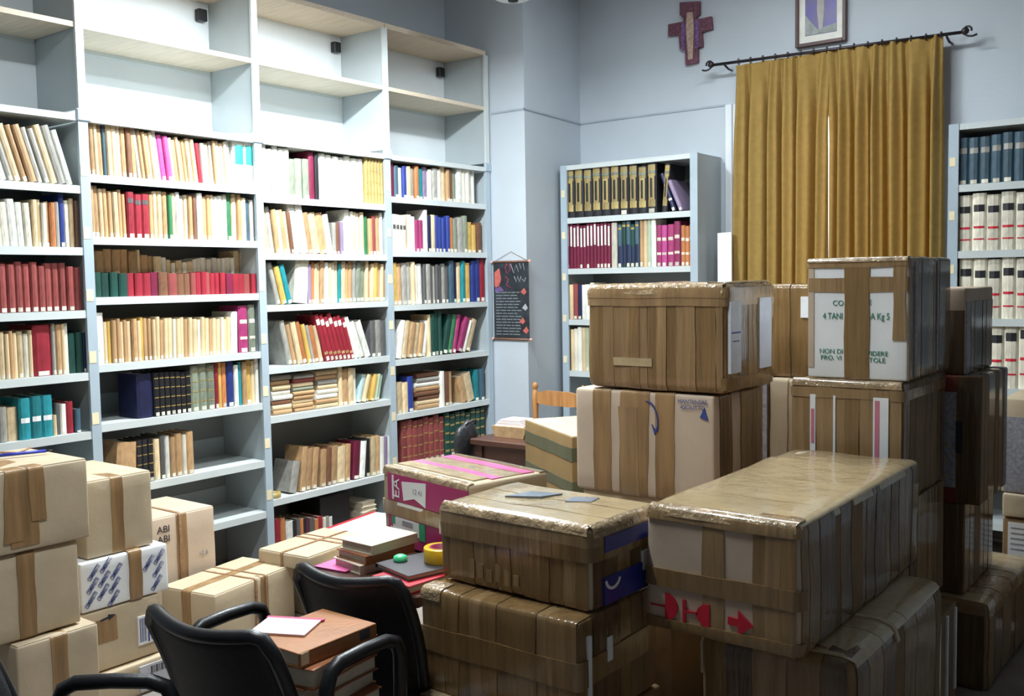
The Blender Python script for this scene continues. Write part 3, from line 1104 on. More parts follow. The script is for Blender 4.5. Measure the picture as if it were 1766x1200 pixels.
for i in range(14):
    c.rect('right', .3 + i * .04, .3 + i * .04 + (.012 if i % 3 else .026), .15, .6, INK, 'barcode_bar', e=.0065)
c = Carton('carton tied with brown cord at the foot of the bookcase', .035, .42, -.02, .335, 0, .555, m=KRAFT2)
c.flaps('y')
c.band('y', -.03, .025, .0, .6, m=TAPEM)
c.band('y', -.02, -.005, .0, 1, e=.007, m=STRING, name='cord')
c.text('right', 'ABI\nABI', -.55, .72, .045, INK, e=.002)
c.text('right', '12.5', .62, .25, .03, GREYP, e=.002)
R0 = Carton('low carton bound with brown string across its flaps behind the chairs', .425, .745, .02, .54, 0, .27, yaw=.17, m=KRAFT)
R0.o.location = (.615, .265, .135)
R0.flaps('y')
R0.band('y', -.012, .0, 0, 1, e=.007, m=STRING, name='string')
R0.band('y', .03, .075, 0, .36, e=.003, m=TAPEM)
R0.band('y', .055, .065, 0, 1, e=.007, m=STRING, name='string')
R0.band('x', -.03, .02, 0, 1, e=.005, m=TAPEM)
c = Carton('closed carton lying behind the string-bound carton, under the flat parcel', .42, 1.06, .62, 1.12, 0, .262)
c.flaps('x')
S0 = Carton('flat kraft parcel tied with string on a low carton', 0, .32, 0, .46, .268, .335, yaw=.10, m=KRAFT)
p = hit(448, 944, 'z', .335)
S0.o.location = (p.x + .155, p.y + .22, .302)
S0.flaps('y', gap=.01)
S0.band('y', .02, .035, 0, 1, e=.007, m=STRING, name='string')
S0.band('x', -.01, .004, 0, 1, e=.007, m=STRING, name='string')
S0.band('y', .075, .085, 0, 1, e=.007, m=STRING, name='string')

# ---- stack left of the long wrapped carton
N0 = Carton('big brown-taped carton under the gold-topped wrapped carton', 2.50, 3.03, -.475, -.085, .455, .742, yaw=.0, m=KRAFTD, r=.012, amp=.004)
N0.wrap('x', 12, [TAPE, TAPE2, TAPE], t0=.0, t1=.40)
N0.wrap('y', 6, DKB, t0=0, t1=.36)
N0.band('z', -.03, .04, .0, .55, e=.0065, m=TAPE)
N0.band('x', -.26, -.19, .27, .36, e=.0075, m=TAPEW)
N0.rect('right', -.82, -.74, -.5, .7, WHITE, 'paper_strip', e=.0085)
N0.rect('right', -.35, -.22, .05, .5, WHITE, 'paper_strip', e=.0085)
M0 = Carton('wrapped carton with a shiny gold-brown taped top and blue side print', 2.505, 3.035, -.40, -.055, .748, .968, yaw=-.035, m=KRAFT, r=.022, amp=.006)
M0.wrap('x', 12, [TAPE, TAPE2, TAPE], t0=.0, t1=.26)
M0.wrap('y', 6, DKB, t0=0, t1=.24)
M0.wrap('y', 3, [TAPET], t0=.22, t1=.78, e0=.003)
M0.band('z', .045, .1, .0, .62, e=.0062, m=TAPE2)
M0.band('z', .02, .06, .0, .62, e=.0074, m=TAPE)
M0.band('x', -.26, .26, .255, .305, e=.0085, m=TAPEW)
M0.band('y', -.17, .17, .20, .245, e=.0085, m=TAPEW)
M0.rect('right', -.72, .72, -.9, -.25, BLUEP, 'blue_print', e=.009)
M0.rect('right', -.7, .55, .35, .72, BLUEP, 'blue_print', e=.009)
M0.rect('right', .35, .78, -.45, .02, WHITE, 'paper_label', e=.0105)
M0.decal('right', [(-.5 + .22 * math.cos(a * .3) * 1, -.28 + .3 * math.sin(a * .3)) for a in range(11, 21)] + [(-.5 + .17 * math.cos(a * .3), -.28 + .23 * math.sin(a * .3)) for a in range(20, 10, -1)], WHITE, 'printed_arc', e=.0105)
for i in range(6):
    M0.rect('front', -.55 + i * .12, -.50 + i * .12 + .02, -.78 + .05 * (i % 2), -.28 - .09 * (i % 3), TAPE2, 'bare_gap', e=.0066)
M0.decal('top', [(-.55, -.1), (-.2, .2), (-.1, .6), (-.45, .45)], mat('blue_grey_print', (.22, .26, .32), .25, .2, 8, coat=.4), 'printed_patch', e=.0075)
M0.decal('top', [(.15, .15), (.4, .35), (.35, .7), (.1, .5)], MATS['blue_grey_print'], 'printed_patch', e=.0075)
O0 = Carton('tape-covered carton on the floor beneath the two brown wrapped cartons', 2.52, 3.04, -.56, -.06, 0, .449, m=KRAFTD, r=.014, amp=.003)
O0.wrap('x', 6, [TAPE, TAPE3], t0=0, t1=.5)
O0.band('y', -.2, -.02, .28, .8, m=TAPET, e=.007)
O0.rect('top', -.6, -.3, -.92, -.7, MATS['blue_grey_print'], 'printed_patch', e=.010)

# ---- long wrapped carton and what is under it
H0 = Carton('dark wrapped carton with rounded top under the long carton', 3.17, 3.60, -.10, .735, 0, .648, m=KRAFTD, r=.045, amp=.006)
H0.wrap('y', 8, [TAPE3, KRAFTD, TAPE], t0=0, t1=.42)
H0.wrap('y', 4, [TAPET], t0=.365, t1=.7, e0=.006)
H0.wrap('x', 5, [TAPE, TAPE3, TAPE2], t0=0, t1=.40)
H0.band('y', -.10, -.075, .35, .47, e=.0105, m=KRAFT2, name='paper_strip')
G0 = Carton('long tape-wrapped carton with red printed symbols on its end', 3.06, 3.49, -.185, .855, .655, .993, m=KRAFT2, r=.022, amp=.007)
G0.wrap('y', 14, [TAPE, TAPE3, TAPE3, KRAFTD, TAPE], t0=0, t1=.30, over=1.4)
G0.wrap('y', 4, [TAPET], t0=.285, t1=.72, e0=.003)
G0.band('x', -.047, .014, 0, .22, e=.003, m=TAPE2)
for i, (a, b) in enumerate(((.092, .135), (.125, .175), (.165, .21))):
    G0.band('x', a, b, 0, .235, e=.0034 + .0008 * i, m=BR[i])
G0.band('z', -.045, .005, .0, .155, e=.0076, m=TAPE)
G0.band('z', -.165, -.13, .0, .155, e=.0076, m=TAPE)
G0.band('z', .135, .165, .0, .155, e=.0076, m=TAPE2)
G0.band('x', -.21, .21, .185, .212, e=.0085, m=TAPEW)
# red symbols: umbrella, glass and arrow lying on their side
G0.decal('front', [(-.72 + .001, -.36), (-.72, -.80)] + [(-.72 + .17 * math.sin(a), -.58 - .22 * math.cos(a)) for a in [i * math.pi / 8 for i in range(1, 8)]], INKR, 'printed_umbrella', e=.0045)
G0.rect('front', -.93, -.72, -.60, -.575, INKR, 'printed_umbrella', e=.0045)
G0.rect('front', -.48, -.44, -.77, -.42, INKR, 'printed_glass', e=.0045)
G0.rect('front', -.44, -.28, -.61, -.58, INKR, 'printed_glass', e=.0045)
G0.decal('front', [(-.12, -.42), (-.12, -.78), (-.2, -.77), (-.27, -.70), (-.30, -.60), (-.27, -.50), (-.2, -.43)], INKR, 'printed_glass', e=.0045)
G0.decal('front', [(.12, -.66), (.12, -.54), (.25, -.55), (.25, -.42), (.44, -.62), (.25, -.80), (.25, -.67)], INKR, 'printed_arrow', e=.0045)
P0 = Carton('dark taped carton in the gap between the long carton and the magenta carton', 2.70, 3.03, .02, .6, 0, .62, m=KRAFTD)
P0.wrap('x', 5, [TAPE3, KRAFTD], t0=0, t1=.4)
P0.rect('front', .55, .63, -.2, .6, WHITE, 'paper_strip', e=.008)

# ---- column behind: beige carton and the wrapped one on top
for i, (z0, z1) in enumerate(((0, .38), (.384, .765))):
    c = Carton(['plain carton on the floor under the beige carton column', 'plain carton second from the floor in the beige carton column'][i], 2.22, 2.79, .79, 1.19, z0, z1, m=KRAFT)
    c.flaps('x')
C0 = Carton('beige carton with three brown tape bands and a printed curved arrow', 2.20, 2.80, .775, 1.19, .770, 1.172, m=KRAFT2, r=.012, amp=.004)
C0.band('x', -.215, -.135, 0, .45, e=.003, m=TAPEM)
C0.band('x', -.10, .025, 0, .45, e=.003, m=TAPEM, skew=.03)
C0.band('x', -.09, -.01, 0, .28, e=.0045, m=TAPE2, skew=-.03)
C0.band('x', .06, .14, 0, .45, e=.003, m=TAPEM)
C0.band('y', -.16, -.06, 0, .5, e=.003, m=TAPE3)
C0.band('y', .02, .20, 0, .5, e=.0045, m=TAPE)
arc = [(.08 + .17 * math.sin(a), .42 + .42 * math.cos(a)) for a in [i * .16 for i in range(0, 13)]]
C0.decal('front', arc + [(p_[0] - .014, p_[1] - .005) for p_ in arc[::-1]], INKB, 'printed_arc', e=.0065)
C0.decal('front', [(.155, .40), (.20, .20), (.245, .38), (.20, .30)], INKB, 'printed_arrowhead', e=.0065)
C0.text('front', 'MANTENERE\nASCIUTTO', .72, .82, .021, INKB, e=.0045)
C0.decal('front', [(.82, .60), (.93, .55), (.88, .78)], INKB, 'printed_arrowhead', e=.0045)
A0 = Carton('brown taped carton with paper slips on its side atop the beige carton', 2.255, 2.85, .775, 1.205, 1.178, 1.578, m=KRAFTD, r=.03, amp=.007)
A0.wrap('x', 15, [TAPE, TAPE2, TAPE2, TAPE], t0=0, t1=.36)
A0.wrap('y', 5, [TAPE, TAPE3, TAPE2], t0=0, t1=.34)
A0.wrap('y', 5, [TAPET, TAPE2], t0=.30, t1=.70, e0=.0035)
A0.band('z', .12, .155, .0, .6, e=.007, m=TAPE2)
A0.band('z', .15, .185, .0, .6, e=.0085, m=TAPE2)
A0.band('z', -.19, -.14, .28, .6, e=.0085, m=TAPE)
A0.band('x', -.297, .297, .295, .345, e=.0095, m=TAPEW)
A0.band('y', -.2, .2, .30, .345, e=.0095, m=TAPEW)
A0.rect('right', -.93, -.52, -.62, .68, mat('lilac_paper', (.55, .58, .66), .5), 'paper_slip', e=.0098)
A0.rect('right', .25, .78, -.62, .72, MATS['lilac_paper'], 'paper_slip', e=.0098)
A0.rect('right', -.9, -.55, .1, .13, INKB, 'handwriting', e=.0108)
A0.rect('right', -.85, -.6, -.05, -.03, INKB, 'handwriting', e=.0108)
A0.band('x', -.17, .0, .075, .1, e=.0075, m=TAPET)
# boxes tucked behind that column
c = Carton('banded carton behind the beige carton, seen edge on', 2.62, 3.0, 1.42, 1.85, .75, 1.175, m=KRAFTD, r=.012)
c.wrap('x', 6, [TAPE, TAPE3, KRAFT], t0=0, t1=.4)
c.rect('front', -.5, -.4, -.8, .9, GREYP, 'paper_strip', e=.008)
c.rect('front', .35, .5, -.8, .9, GREYP, 'paper_strip', e=.008)
for i, (z0, z1) in enumerate(((0, .37), (.374, .746))):
    Carton(['plain carton on the floor behind the beige carton column', 'plain carton second from the floor behind the beige column'][i], 2.62, 3.0, 1.42, 1.85, z0, z1, m=KRAFT)
c = Carton('small brown taped carton with white label behind the top carton', 2.62, 2.955, 1.46, 1.85, 1.18, 1.565, m=KRAFTD, r=.02, amp=.005)
c.wrap('x', 5, [TAPE2, TAPE], t0=0, t1=.5)
c.band('y', -.1, .1, 0, .5, m=TAPE3)
c.rect('front', .45, .85, .3, .75, WHITE, 'paper_label', e=.009)

# ---- column with the white printed carton
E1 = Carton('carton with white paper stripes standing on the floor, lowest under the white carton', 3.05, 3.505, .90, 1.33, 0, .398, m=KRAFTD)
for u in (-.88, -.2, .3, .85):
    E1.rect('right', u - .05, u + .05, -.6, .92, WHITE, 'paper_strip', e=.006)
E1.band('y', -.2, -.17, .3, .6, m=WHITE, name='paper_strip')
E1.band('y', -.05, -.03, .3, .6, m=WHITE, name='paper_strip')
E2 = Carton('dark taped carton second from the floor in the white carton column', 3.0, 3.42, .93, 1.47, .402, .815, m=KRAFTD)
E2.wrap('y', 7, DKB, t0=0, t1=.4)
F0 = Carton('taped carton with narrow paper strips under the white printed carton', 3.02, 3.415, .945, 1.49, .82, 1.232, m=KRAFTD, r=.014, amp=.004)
F0.wrap('x', 8, [TAPE, TAPE2], t0=0, t1=.36)
F0.wrap('y', 8, [TAPE, KRAFTD, TAPE3], t0=0, t1=.36)
F0.rect('front', -.62, -.52, -.3, .75, WHITE, 'paper_strip', e=.008)
F0.rect('front', -.2, -.16, -.3, .75, WHITE, 'paper_strip', e=.008)
F0.rect('front', .5, .76, -.35, .75, WHITE, 'paper_strip', e=.008)
F0.rect('front', .53, .61, -.25, .7, mat('rose_print', (.6, .2, .28), .5), 'rose_print', e=.009)
F0.rect('front', -.6, -.54, -.1, .5, MATS['rose_print'], 'rose_print', e=.009)
F0.band('z', .145, .18, 0, .55, e=.0062, m=TAPE2)
F0.band('x', -.19, .19, .285, .31, e=.0075, m=TAPEW)
E0 = Carton('white printed carton with a cross of brown tape, top of its column', 3.08, 3.425, .95, 1.495, 1.240, 1.655, m=WHITE, r=.008, amp=.001)
E0.rect('front', -.98, -.86, -.82, .98, KRAFT2, 'bare_edge', e=.003)
E0.band('x', -.04, .045, 0, .5, e=.005, m=TAPE)
E0.band('z', .095, .145, 0, .42, e=.0038, m=TAPE2)
E0.band('x', .125, .165, .1, .5, e=.0044, m=TAPE2)
E0.band('z', .18, .205, 0, .42, e=.0056, m=TAPE2)
E0.wrap('y', 7, [TAPE, TAPE3, TAPE, KRAFTD], t0=0, t1=.4, e0=.0045)
E0.band('x', -.17, .17, .295, .325, e=.0085, m=TAPEW)
E0.rect('right', -.8, -.7, -.95, .95, GREYP, 'clear_wrap_fold', e=.009)
E0.rect('right', .25, .33, -.95, .95, GREYP, 'clear_wrap_fold', e=.009)
E0.text('front', 'CO', -.36, .27, .026, INKG, e=.0022)
E0.text('front', 'E', .27, .28, .026, INKG, e=.0022)
E0.text('front', '4 TANI', -.47, .05, .032, INKG, e=.0022, sx=.72)
E0.text('front', 'A Kg 5', .47, .05, .032, INKG, e=.0022, sx=.72)
E0.text('front', 'NON DI\nPRO. VI', -.50, -.60, .023, INKG, e=.0022)
E0.text('front', 'VIDERE\nTOLE', .42, -.62, .023, INKG, e=.0022)

# ---- column at the right
J0 = Carton('squat wrapped carton with clear-taped top, lowest of the column near the white volumes', 3.09, 3.555, 1.515, 2.3, 0, .348, yaw=-.02, m=KRAFTD, r=.03, amp=.008)
J0.o.location.x += .03
J0.wrap('y', 8, [TAPET, TAPE2], t0=.25, t1=.75, e0=.003)
J0.wrap('y', 7, [TAPE3, KRAFTD], t0=0, t1=.27)
J0.wrap('x', 5, [TAPE3, KRAFTD], t0=0, t1=.2)
K3 = Carton('dark taped carton standing on the squat wrapped carton', 3.07, 3.475, 1.56, 2.06, .355, .708, m=KRAFTD)
K3.wrap('x', 5, [TAPE3, KRAFTD], t0=0, t1=.4)
K3.wrap('y', 6, DKB, t0=0, t1=.4)
K2 = Carton('tall carton with red and yellow print on its front', 3.07, 3.53, 1.555, 2.03, .712, 1.206, m=KRAFTD)
K2.wrap('x', 6, [TAPE3, mat('red_brown_board', (.20, .045, .03), .4), TAPE], t0=0, t1=.4)
K2.wrap('y', 8, [TAPE, TAPE3, GREYP, KRAFTD], t0=0, t1=.4)
K2.rect('front', .38, .62, -.75, .75, GREYP, 'grey_print', e=.0085)
for i in range(3):
    K2.decal('front', [(.34 + .13 * math.cos(a), -.1 - .24 * i + .07 * math.sin(a)) for a in [j * math.pi / 5 for j in range(10)]], mat('yellow_print', (.5, .32, .02), .5), 'yellow_print', e=.0095)
K2.rect('front', .62, .72, -.2, .3, INK, 'dark_print', e=.0095)
K1 = Carton('open-sided pale-topped carton crowning the column near the white volumes', 3.06, 3.472, 1.56, 2.02, 1.21, 1.545, m=KRAFT2, r=.012)
K1.wrap('x', 5, [TAPE3, TAPE3, TAPE], t0=0, t1=.22)
K1.wrap('y', 7, [TAPE, TAPE3, GREYP, KRAFTD], t0=0, t1=.26)
K1.o['label'] = 'pale-topped dark-taped carton crowning the column near the white volumes'
L1 = Carton('brown carton pile top in front of the white volumes', 3.44, 3.9, 2.42, 2.85, .60, 1.03, m=KRAFT)
L1.wrap('x', 4, [TAPE, GREYP, TAPE3], t0=0, t1=.27)
L2 = Carton('flat brown carton in the pile before the white volumes', 3.45, 3.95, 2.40, 2.86, .49, .596, m=KRAFT)
L3 = Carton('carton with a lined white label at the foot of the pile', 3.45, 3.92, 2.41, 2.86, 0, .485, m=KRAFTD)
L3.rect('front', -.9, .3, .3, .92, WHITE, 'paper_label', e=.004)
for i in range(5):
    L3.rect('front', -.85, .2, .4 + i * .1, .43 + i * .1, GREYP, 'label_rule', e=.005)

# ------------------------------------------------------------------ small table with the pink box and desk things
tb = tag(empty('side_table', (2.2, -.05, 0)), 'small dark table behind the chairs carrying books and the pink carton', 'table')
box('table_top', DKWOOD, -.235, .262, -.40, .46, .665, .70, tb, bev=.004)
box('pedestal', DKWOOD, -.05, .05, .16, .26, .03, .666, tb)
box('foot', DKWOOD, -.2, .2, .02, .42, 0, .03, tb, bev=.004)
Q0 = Carton('magenta printed carton under brown and pink tape on the small table', 0, .49, 0, .335, .702, .968, yaw=-.215, m=KRAFT, r=.014, amp=.004)
p0, p1, p2, p3 = [hit(*q, 'z', .968) for q in ((674, 805), (825, 842), (929, 809), (779, 779))]
ctr = (p0 + p2) / 2
Q0.o.location = (ctr.x, ctr.y, .835)
Q0.wrap('y', 2, [MAG], t0=0, t1=.2)
Q0.rect('front', -.86, .98, -.02 + .18, .86, MAG, 'magenta_panel', e=.004)
Q0.rect('front', -.86, .98, -.95, -.22, MAG, 'magenta_panel', e=.004)
Q0.decal('front', [(-.5, .70), (.08, .80), (.06, .18), (-.2, .34), (-.46, .22)], WHITE, 'torn_label', e=.006)
Q0.rect('front', -.74, .0, .06, .14, WHITE, 'white_border', e=.006)
Q0.rect('front', -.74, -.70, .2, .82, WHITE, 'white_border', e=.006)
Q0.rect('front', -.74, .0, -.62, -.25, WHITE, 'paper_label', e=.0055)
Q0.rect('front', -.76, -.68, -.45, -.25, GRN, 'green_tab', e=.0065)
Q0.rect('front', -.1, .04, -.68, -.25, GRN, 'green_tab', e=.0065)
Q0.text('front', 'EA', -.63, .5, .06, WHITE, rot=math.pi / 2)
Q0.text('front', 'ITEM', -.56, -.68, .055, WHITE)
Q0.text('front', '12 41', -.12, .52, .026, GREYP)
Q0.rect('front', -.5, -.25, -.42, -.3, GREYP, 'stamp', e=.0066)
Q0.band('x', -.24, .24, .275, .335, e=.0045, m=TAPEW)
Q0.band('z', -.03, .02, 0, .45, e=.0062, m=TAPE2)
Q0.band('x', -.24, .24, .655, .70, e=.0045, m=TAPEW)
Q0.band('y', -.12, -.06, .3, .72, e=.004, m=TAPET)
Q0.band('y', .07, .12, .28, .72, e=.004, m=PINKP, label='pink tape')
Q0.band('y', -.06, -.02, .28, .72, e=.0035, m=PINKP, label='pink tape')
Q0.band('y', -.02, .07, .28, .72, e=.003, m=TAPET)


def lying_book(label, x, y, z, wx, wy, t, yaw, cm, spine='x-', name='book', group=None):
    o = empty(name, (x, y, z), yaw)
    tag(o, label, 'book', group)
    b = min(.004, t * .15)
    bm = bmesh.new()
    add_box(bm, -wx / 2, wx / 2, -wy / 2, wy / 2, 0, b)
    add_box(bm, -wx / 2, wx / 2, -wy / 2, wy / 2, t - b, t, .0015)
    if spine == 'x-':
        add_box(bm, -wx / 2, -wx / 2 + b, -wy / 2, wy / 2, b, t - b)
    elif spine == 'x+':
        add_box(bm, wx / 2 - b, wx / 2, -wy / 2, wy / 2, b, t - b)
    elif spine == 'y-':
        add_box(bm, -wx / 2, wx / 2, -wy / 2, -wy / 2 + b, b, t - b)
    else:
        add_box(bm, -wx / 2, wx / 2, wy / 2 - b, wy / 2, b, t - b)
    link('cover', bm_mesh(bm), cm, o)
    i = .006
    box('page_block', PAGES, -wx / 2 + i, wx / 2 - i, -wy / 2 + i, wy / 2 - i, b, t - b, o)
    return o


COVC = mat('cover_cream_cloth', (.72, .62, .48), .6, .08, 12)
COVB = mat('cover_rust', (.33, .12, .05), .5, .12, 12)
COVT = mat('cover_tan_leather', (.40, .16, .055), .4, .12, 10, .1, 60)
COVD = mat('cover_charcoal', (.07, .065, .075), .4, .1, 12)
COVR = mat('cover_scarlet', (.50, .015, .03), .45, .1, 12)
COVP = mat('cover_rose', (.66, .12, .33), .5, .1, 12)
# pile beside the tape
zt_ = .7003
for i, (lb, t, cm) in enumerate((('cream-edged book at the bottom of the pile on the small table', .03, COVC), ('rust-backed old book second from bottom of the table pile', .028, COVB), ('pale-covered book on top of the pile on the small table', .032, COVC))):
    lying_book(lb, 2.115 + .006 * i, -.285 + .01 * i, zt_, .15, .20, t, -.16 + .06 * i, cm, 'x+')
    zt_ += t + .0003
lying_book('rose-covered folder at the edge of the small table', 2.05, -.365, .7003, .13, .1, .006, .1, COVP, 'x-', 'folder')
lying_book('scarlet book flat under the charcoal book on the small table', 2.36, -.33, .7003, .17, .23, .026, -.1, COVR, 'x-')
lying_book('charcoal book flat under the yellow tape roll', 2.335, -.29, .7266, .19, .22, .016, -.25, COVD, 'x-')
rl = tag(empty('tape_roll', (2.375, -.245, .743)), 'thick yellow roll of tape on the charcoal book', 'tape roll')
lathe('tape_winding', mat('yellow_tape', (.85, .52, .02), .3, .05, 10, coat=.3), [(.036, 0), (.053, 0), (.0545, .003), (.0545, .042), (.053, .045), (.036, .045), (.036, 0)], rl, 28)
lathe('core', mat('maroon_core', (.28, .02, .06), .6), [(.031, .001), (.0362, .001), (.0362, .0455), (.031, .0455), (.031, .001)], rl, 28)
gc = tag(lathe('green_cap', mat('green_plastic', (.10, .75, .32), .35), [(.021, 0), (.022, .004), (.021, .014), (.012, .019), (.0, .02)], None, 20), 'bright green plastic cap on the charcoal book', 'cap')
gc.location = (2.268, -.315, .743)
# white and red folder behind the parcel
o = tag(empty('document_folder', (0, 0, 0)), 'white document folder with a red edge lying behind the parcel', 'folder')
p = hit(640, 915, 'z', .30)
o.location = (p.x - .05, p.y + .1, .2655)
o.rotation_euler = (0, 0, .15)
box('folder_cover', WHITE, -.16, .17, -.24, .2, 0, .05, o, bev=.004)
box('red_edge', COVR, -.178, -.158, -.24, .2, 0, .052, o)
c = Carton('closed carton supporting the red-edged folder beside the bookcase', p.x - .28, p.x + .2, 1.13, 1.5, 0, .264)

# ------------------------------------------------------------------ chairs


def office_chair(label, x, y, rz, back_top=.80, arm=.68, W=.225, arms=True, base=.25):
    """faces local +y; backrest at -y"""
    t = tag(empty('office_chair', (x, y, 0), rz), label, 'chair')
    # backrest: curved slab with dipped top edge
    bm = bmesh.new()
    nu, nv = 18, 12
    z0 = .40

    def P(u, v, th):
        xx = u * W * (1 - .10 * (1 - v) ** 2)
        rr = 1
        top = back_top + .0 - .022 * (1 - abs(u) ** 1.6) - .05 * max(0, (abs(u) - .8) / .2) ** 2
        zz = z0 + (top - z0) * v
        yy = -.22 - .10 * v + .055 * (u * u) + .02 * math.sin(v * 3)
        return Vector((xx, yy + th, zz))
    F = [[bm.verts.new(P(-1 + 2 * i / nu, j / nv, .015)) for i in range(nu + 1)] for j in range(nv + 1)]
    B = [[bm.verts.new(P(-1 + 2 * i / nu, j / nv, -.015)) for i in range(nu + 1)] for j in range(nv + 1)]
    for j in range(nv):
        for i in range(nu):
            bm.faces.new((F[j][i], F[j][i + 1], F[j + 1][i + 1], F[j + 1][i]))
            bm.faces.new((B[j][i + 1], B[j][i], B[j + 1][i], B[j + 1][i + 1]))
    for i in range(nu):
        bm.faces.new((F[nv][i], F[nv][i + 1], B[nv][i + 1], B[nv][i]))
        bm.faces.new((F[0][i + 1], F[0][i], B[0][i], B[0][i + 1]))
    for j in range(nv):
        bm.faces.new((F[j][0], F[j + 1][0], B[j + 1][0], B[j][0]))
        bm.faces.new((F[j + 1][nu], F[j][nu], B[j][nu], B[j + 1][nu]))
    bmesh.ops.recalc_face_normals(bm, faces=bm.faces)
    link('backrest', bm_mesh(bm), BLACKM, t, True)
    rim = [P(-1, j / nv, 0) for j in range(nv + 1)] + [P(-1 + 2 * i / nu, 1, 0) for i in range(1, nu + 1)] + [P(1, j / nv, 0) for j in range(nv - 1, -1, -1)]
    tube('back_frame', BLACKP, rim, .018, t, 8)
    # seat
    bm = bmesh.new()
    add_box(bm, -W, W, -.22, .19, .40, .455, .025, 3)
    link('seat', bm_mesh(bm), BLACKM, t, True)
    for s in (-1, 1) if arms else ():
        ax_ = s * .255
        pts = [(s * .21, -.13, .42), (ax_, -.13, .44), (ax_, -.135, .56), (ax_, -.13, arm - .05), (ax_, -.115, arm - .015), (ax_, -.085, arm), (ax_, .0, arm + .003), (ax_, .085, arm), (ax_, .125, arm - .015), (ax_, .14, arm - .05), (ax_, .14, .56), (ax_, .135, .44), (s * .21, .135, .42)]
        tube('armrest', BLACKP, pts, .019, t, 8)
    lathe('gas_column', BLACKP, [(.05, .36), (.05, .40), (.026, .40), (.026, .10), (.05, .09), (.05, .07)], t, 14)
    for k in range(5):
        a = k * 2 * math.pi / 5 + .3
        ex, ey = base * math.cos(a), base * math.sin(a)
        lg = tube('base_leg', BLACKP, [(0, 0, .095), (ex * .5, ey * .5, .085), (ex, ey, .062)], [.026, .022, .016], t, 8)
        tube('caster', BLACKP, [(ex - .012 * math.sin(a), ey + .012 * math.cos(a), .027), (ex + .012 * math.sin(a), ey - .012 * math.cos(a), .027)], .026, lg, 12)
    return t


office_chair('black office chair with a pile of brown books on its seat', 2.345, -.815, .06)
office_chair('black office chair pushed up to the small dark table', 2.315, -.345, .14, W=.19, arms=False, base=.19)
# third chair: only its far armrest shows
office_chair('black office chair showing just one armrest next to the loaded chair', 2.41, -1.47, -.90)

# books piled on the first chair
zz = .4565
PX, PY = 2.455, -.835
bb = [('brown book at the bottom of the pile on the chair seat', .046, .28, .20, .02), ('brown book second from bottom of the chair pile', .042, .275, .20, -.06),
      ('rust-edged book third from bottom of the chair pile', .042, .27, .20, .05), ('rust-edged book fourth from bottom of the chair pile', .040, .27, .20, -.03),
      ('thick pale-edged book just under the top of the chair pile', .050, .27, .20, .08), ('large tan leather book on top of the chair pile', .038, .26, .205, -.10)]
for i, (lb, t, wx, wy, ya) in enumerate(bb):
    o = lying_book(lb, PX + .008 * math.sin(i * 2), PY, zz, wy, wx, t, ya + .1, COVT if i == 5 else COVB, 'x-' if i < 5 else 'x+')
    if i == 5:
        box('title_patch', COVD, wy / 2 - .001, wy / 2 + .0012, .07, .105, .008, .034, o)
        box('spine_sticker', STICK, wy / 2 - .001, wy / 2 + .0012, -.125, -.10, .006, .036, o)
    zz += t + .0004
o = tag(empty('booklet', (2.385, -.865, zz + .0004), .45), 'pink and white booklet lying on the tan leather book', 'booklet')
box('white_page', mat('pale_pink_paper', (.86, .70, .76), .6), -.075, .075, -.055, .055, 0, .005, o)
box('magenta_margin', mat('magenta_card', (.6, .05, .17), .5), -.08, .08, .056, .068, 0, .005, o)

# pen and white roll on the first stack
pn = tag(empty('pen', (.80, -.735, 1.0005), 1.25), 'blue pen lying on the topmost plain carton', 'pen')
tube('barrel', mat('blue_plastic', (.03, .05, .42), .3), [(-.11, 0, .006), (.07, 0, .006)], .006, pn, 8)
tube('tip', BLACKP, [(.07, 0, .006), (.095, 0, .006)], [.005, .0015], pn, 8)
cord = tube('loose_cord', STRING, [(.72 + .02 * math.sin(i * .9), -.98 + i * .028, .996 + .005 + .012 * abs(math.sin(i * .35))) for i in range(12)], .004)
tag(cord, 'loose brown cord beside the blue pen on the carton', 'cord')
wr = tag(lathe('paper_roll', WHITE, [(.03, 0), (.055, 0), (.057, .004), (.057, .096), (.055, .1), (.03, .1), (.03, 0)], None, 24), 'white paper roll standing on the pen-topped carton', 'paper roll')
wr.location = (.78, -1.02, .9945)

# small tape roll and black box on the third bay's low shelves
o = tag(lathe('tape_roll', mat('amber_tape', (.42, .30, .10), .35), [(.03, 0), (.047, 0), (.047, .03), (.03, .03), (.03, 0)], None, 20), 'amber tape roll on the sixth shelf of the bay holding the slanting red set', 'tape roll')
p = hit(487, 846, 'z', CZ - 1.199)
o.location = (-.06, 1.07, CZ - 1.1985)
o = tag(box('file_box', BLACKP, -.34, -.06, 1.42, 1.66, CZ - 1.509, CZ - 1.27, bev=.004), 'black file box on the bottom shelf of the bay holding the slanting red set', 'file box')
for i in range(5):
    lying_book(['pale book in the small pile on the bottom shelf, lowest', 'pale book second in the small bottom-shelf pile', 'pale book third in the small bottom-shelf pile', 'pale book fourth in the small bottom-shelf pile', 'pale book crowning the small bottom-shelf pile'][i], -.14, 1.80 + .006 * (i % 2), CZ - 1.5095 + i * .0305, .2, .15 - .008 * i, .03, .05 * (i % 3), COVC, 'x-')

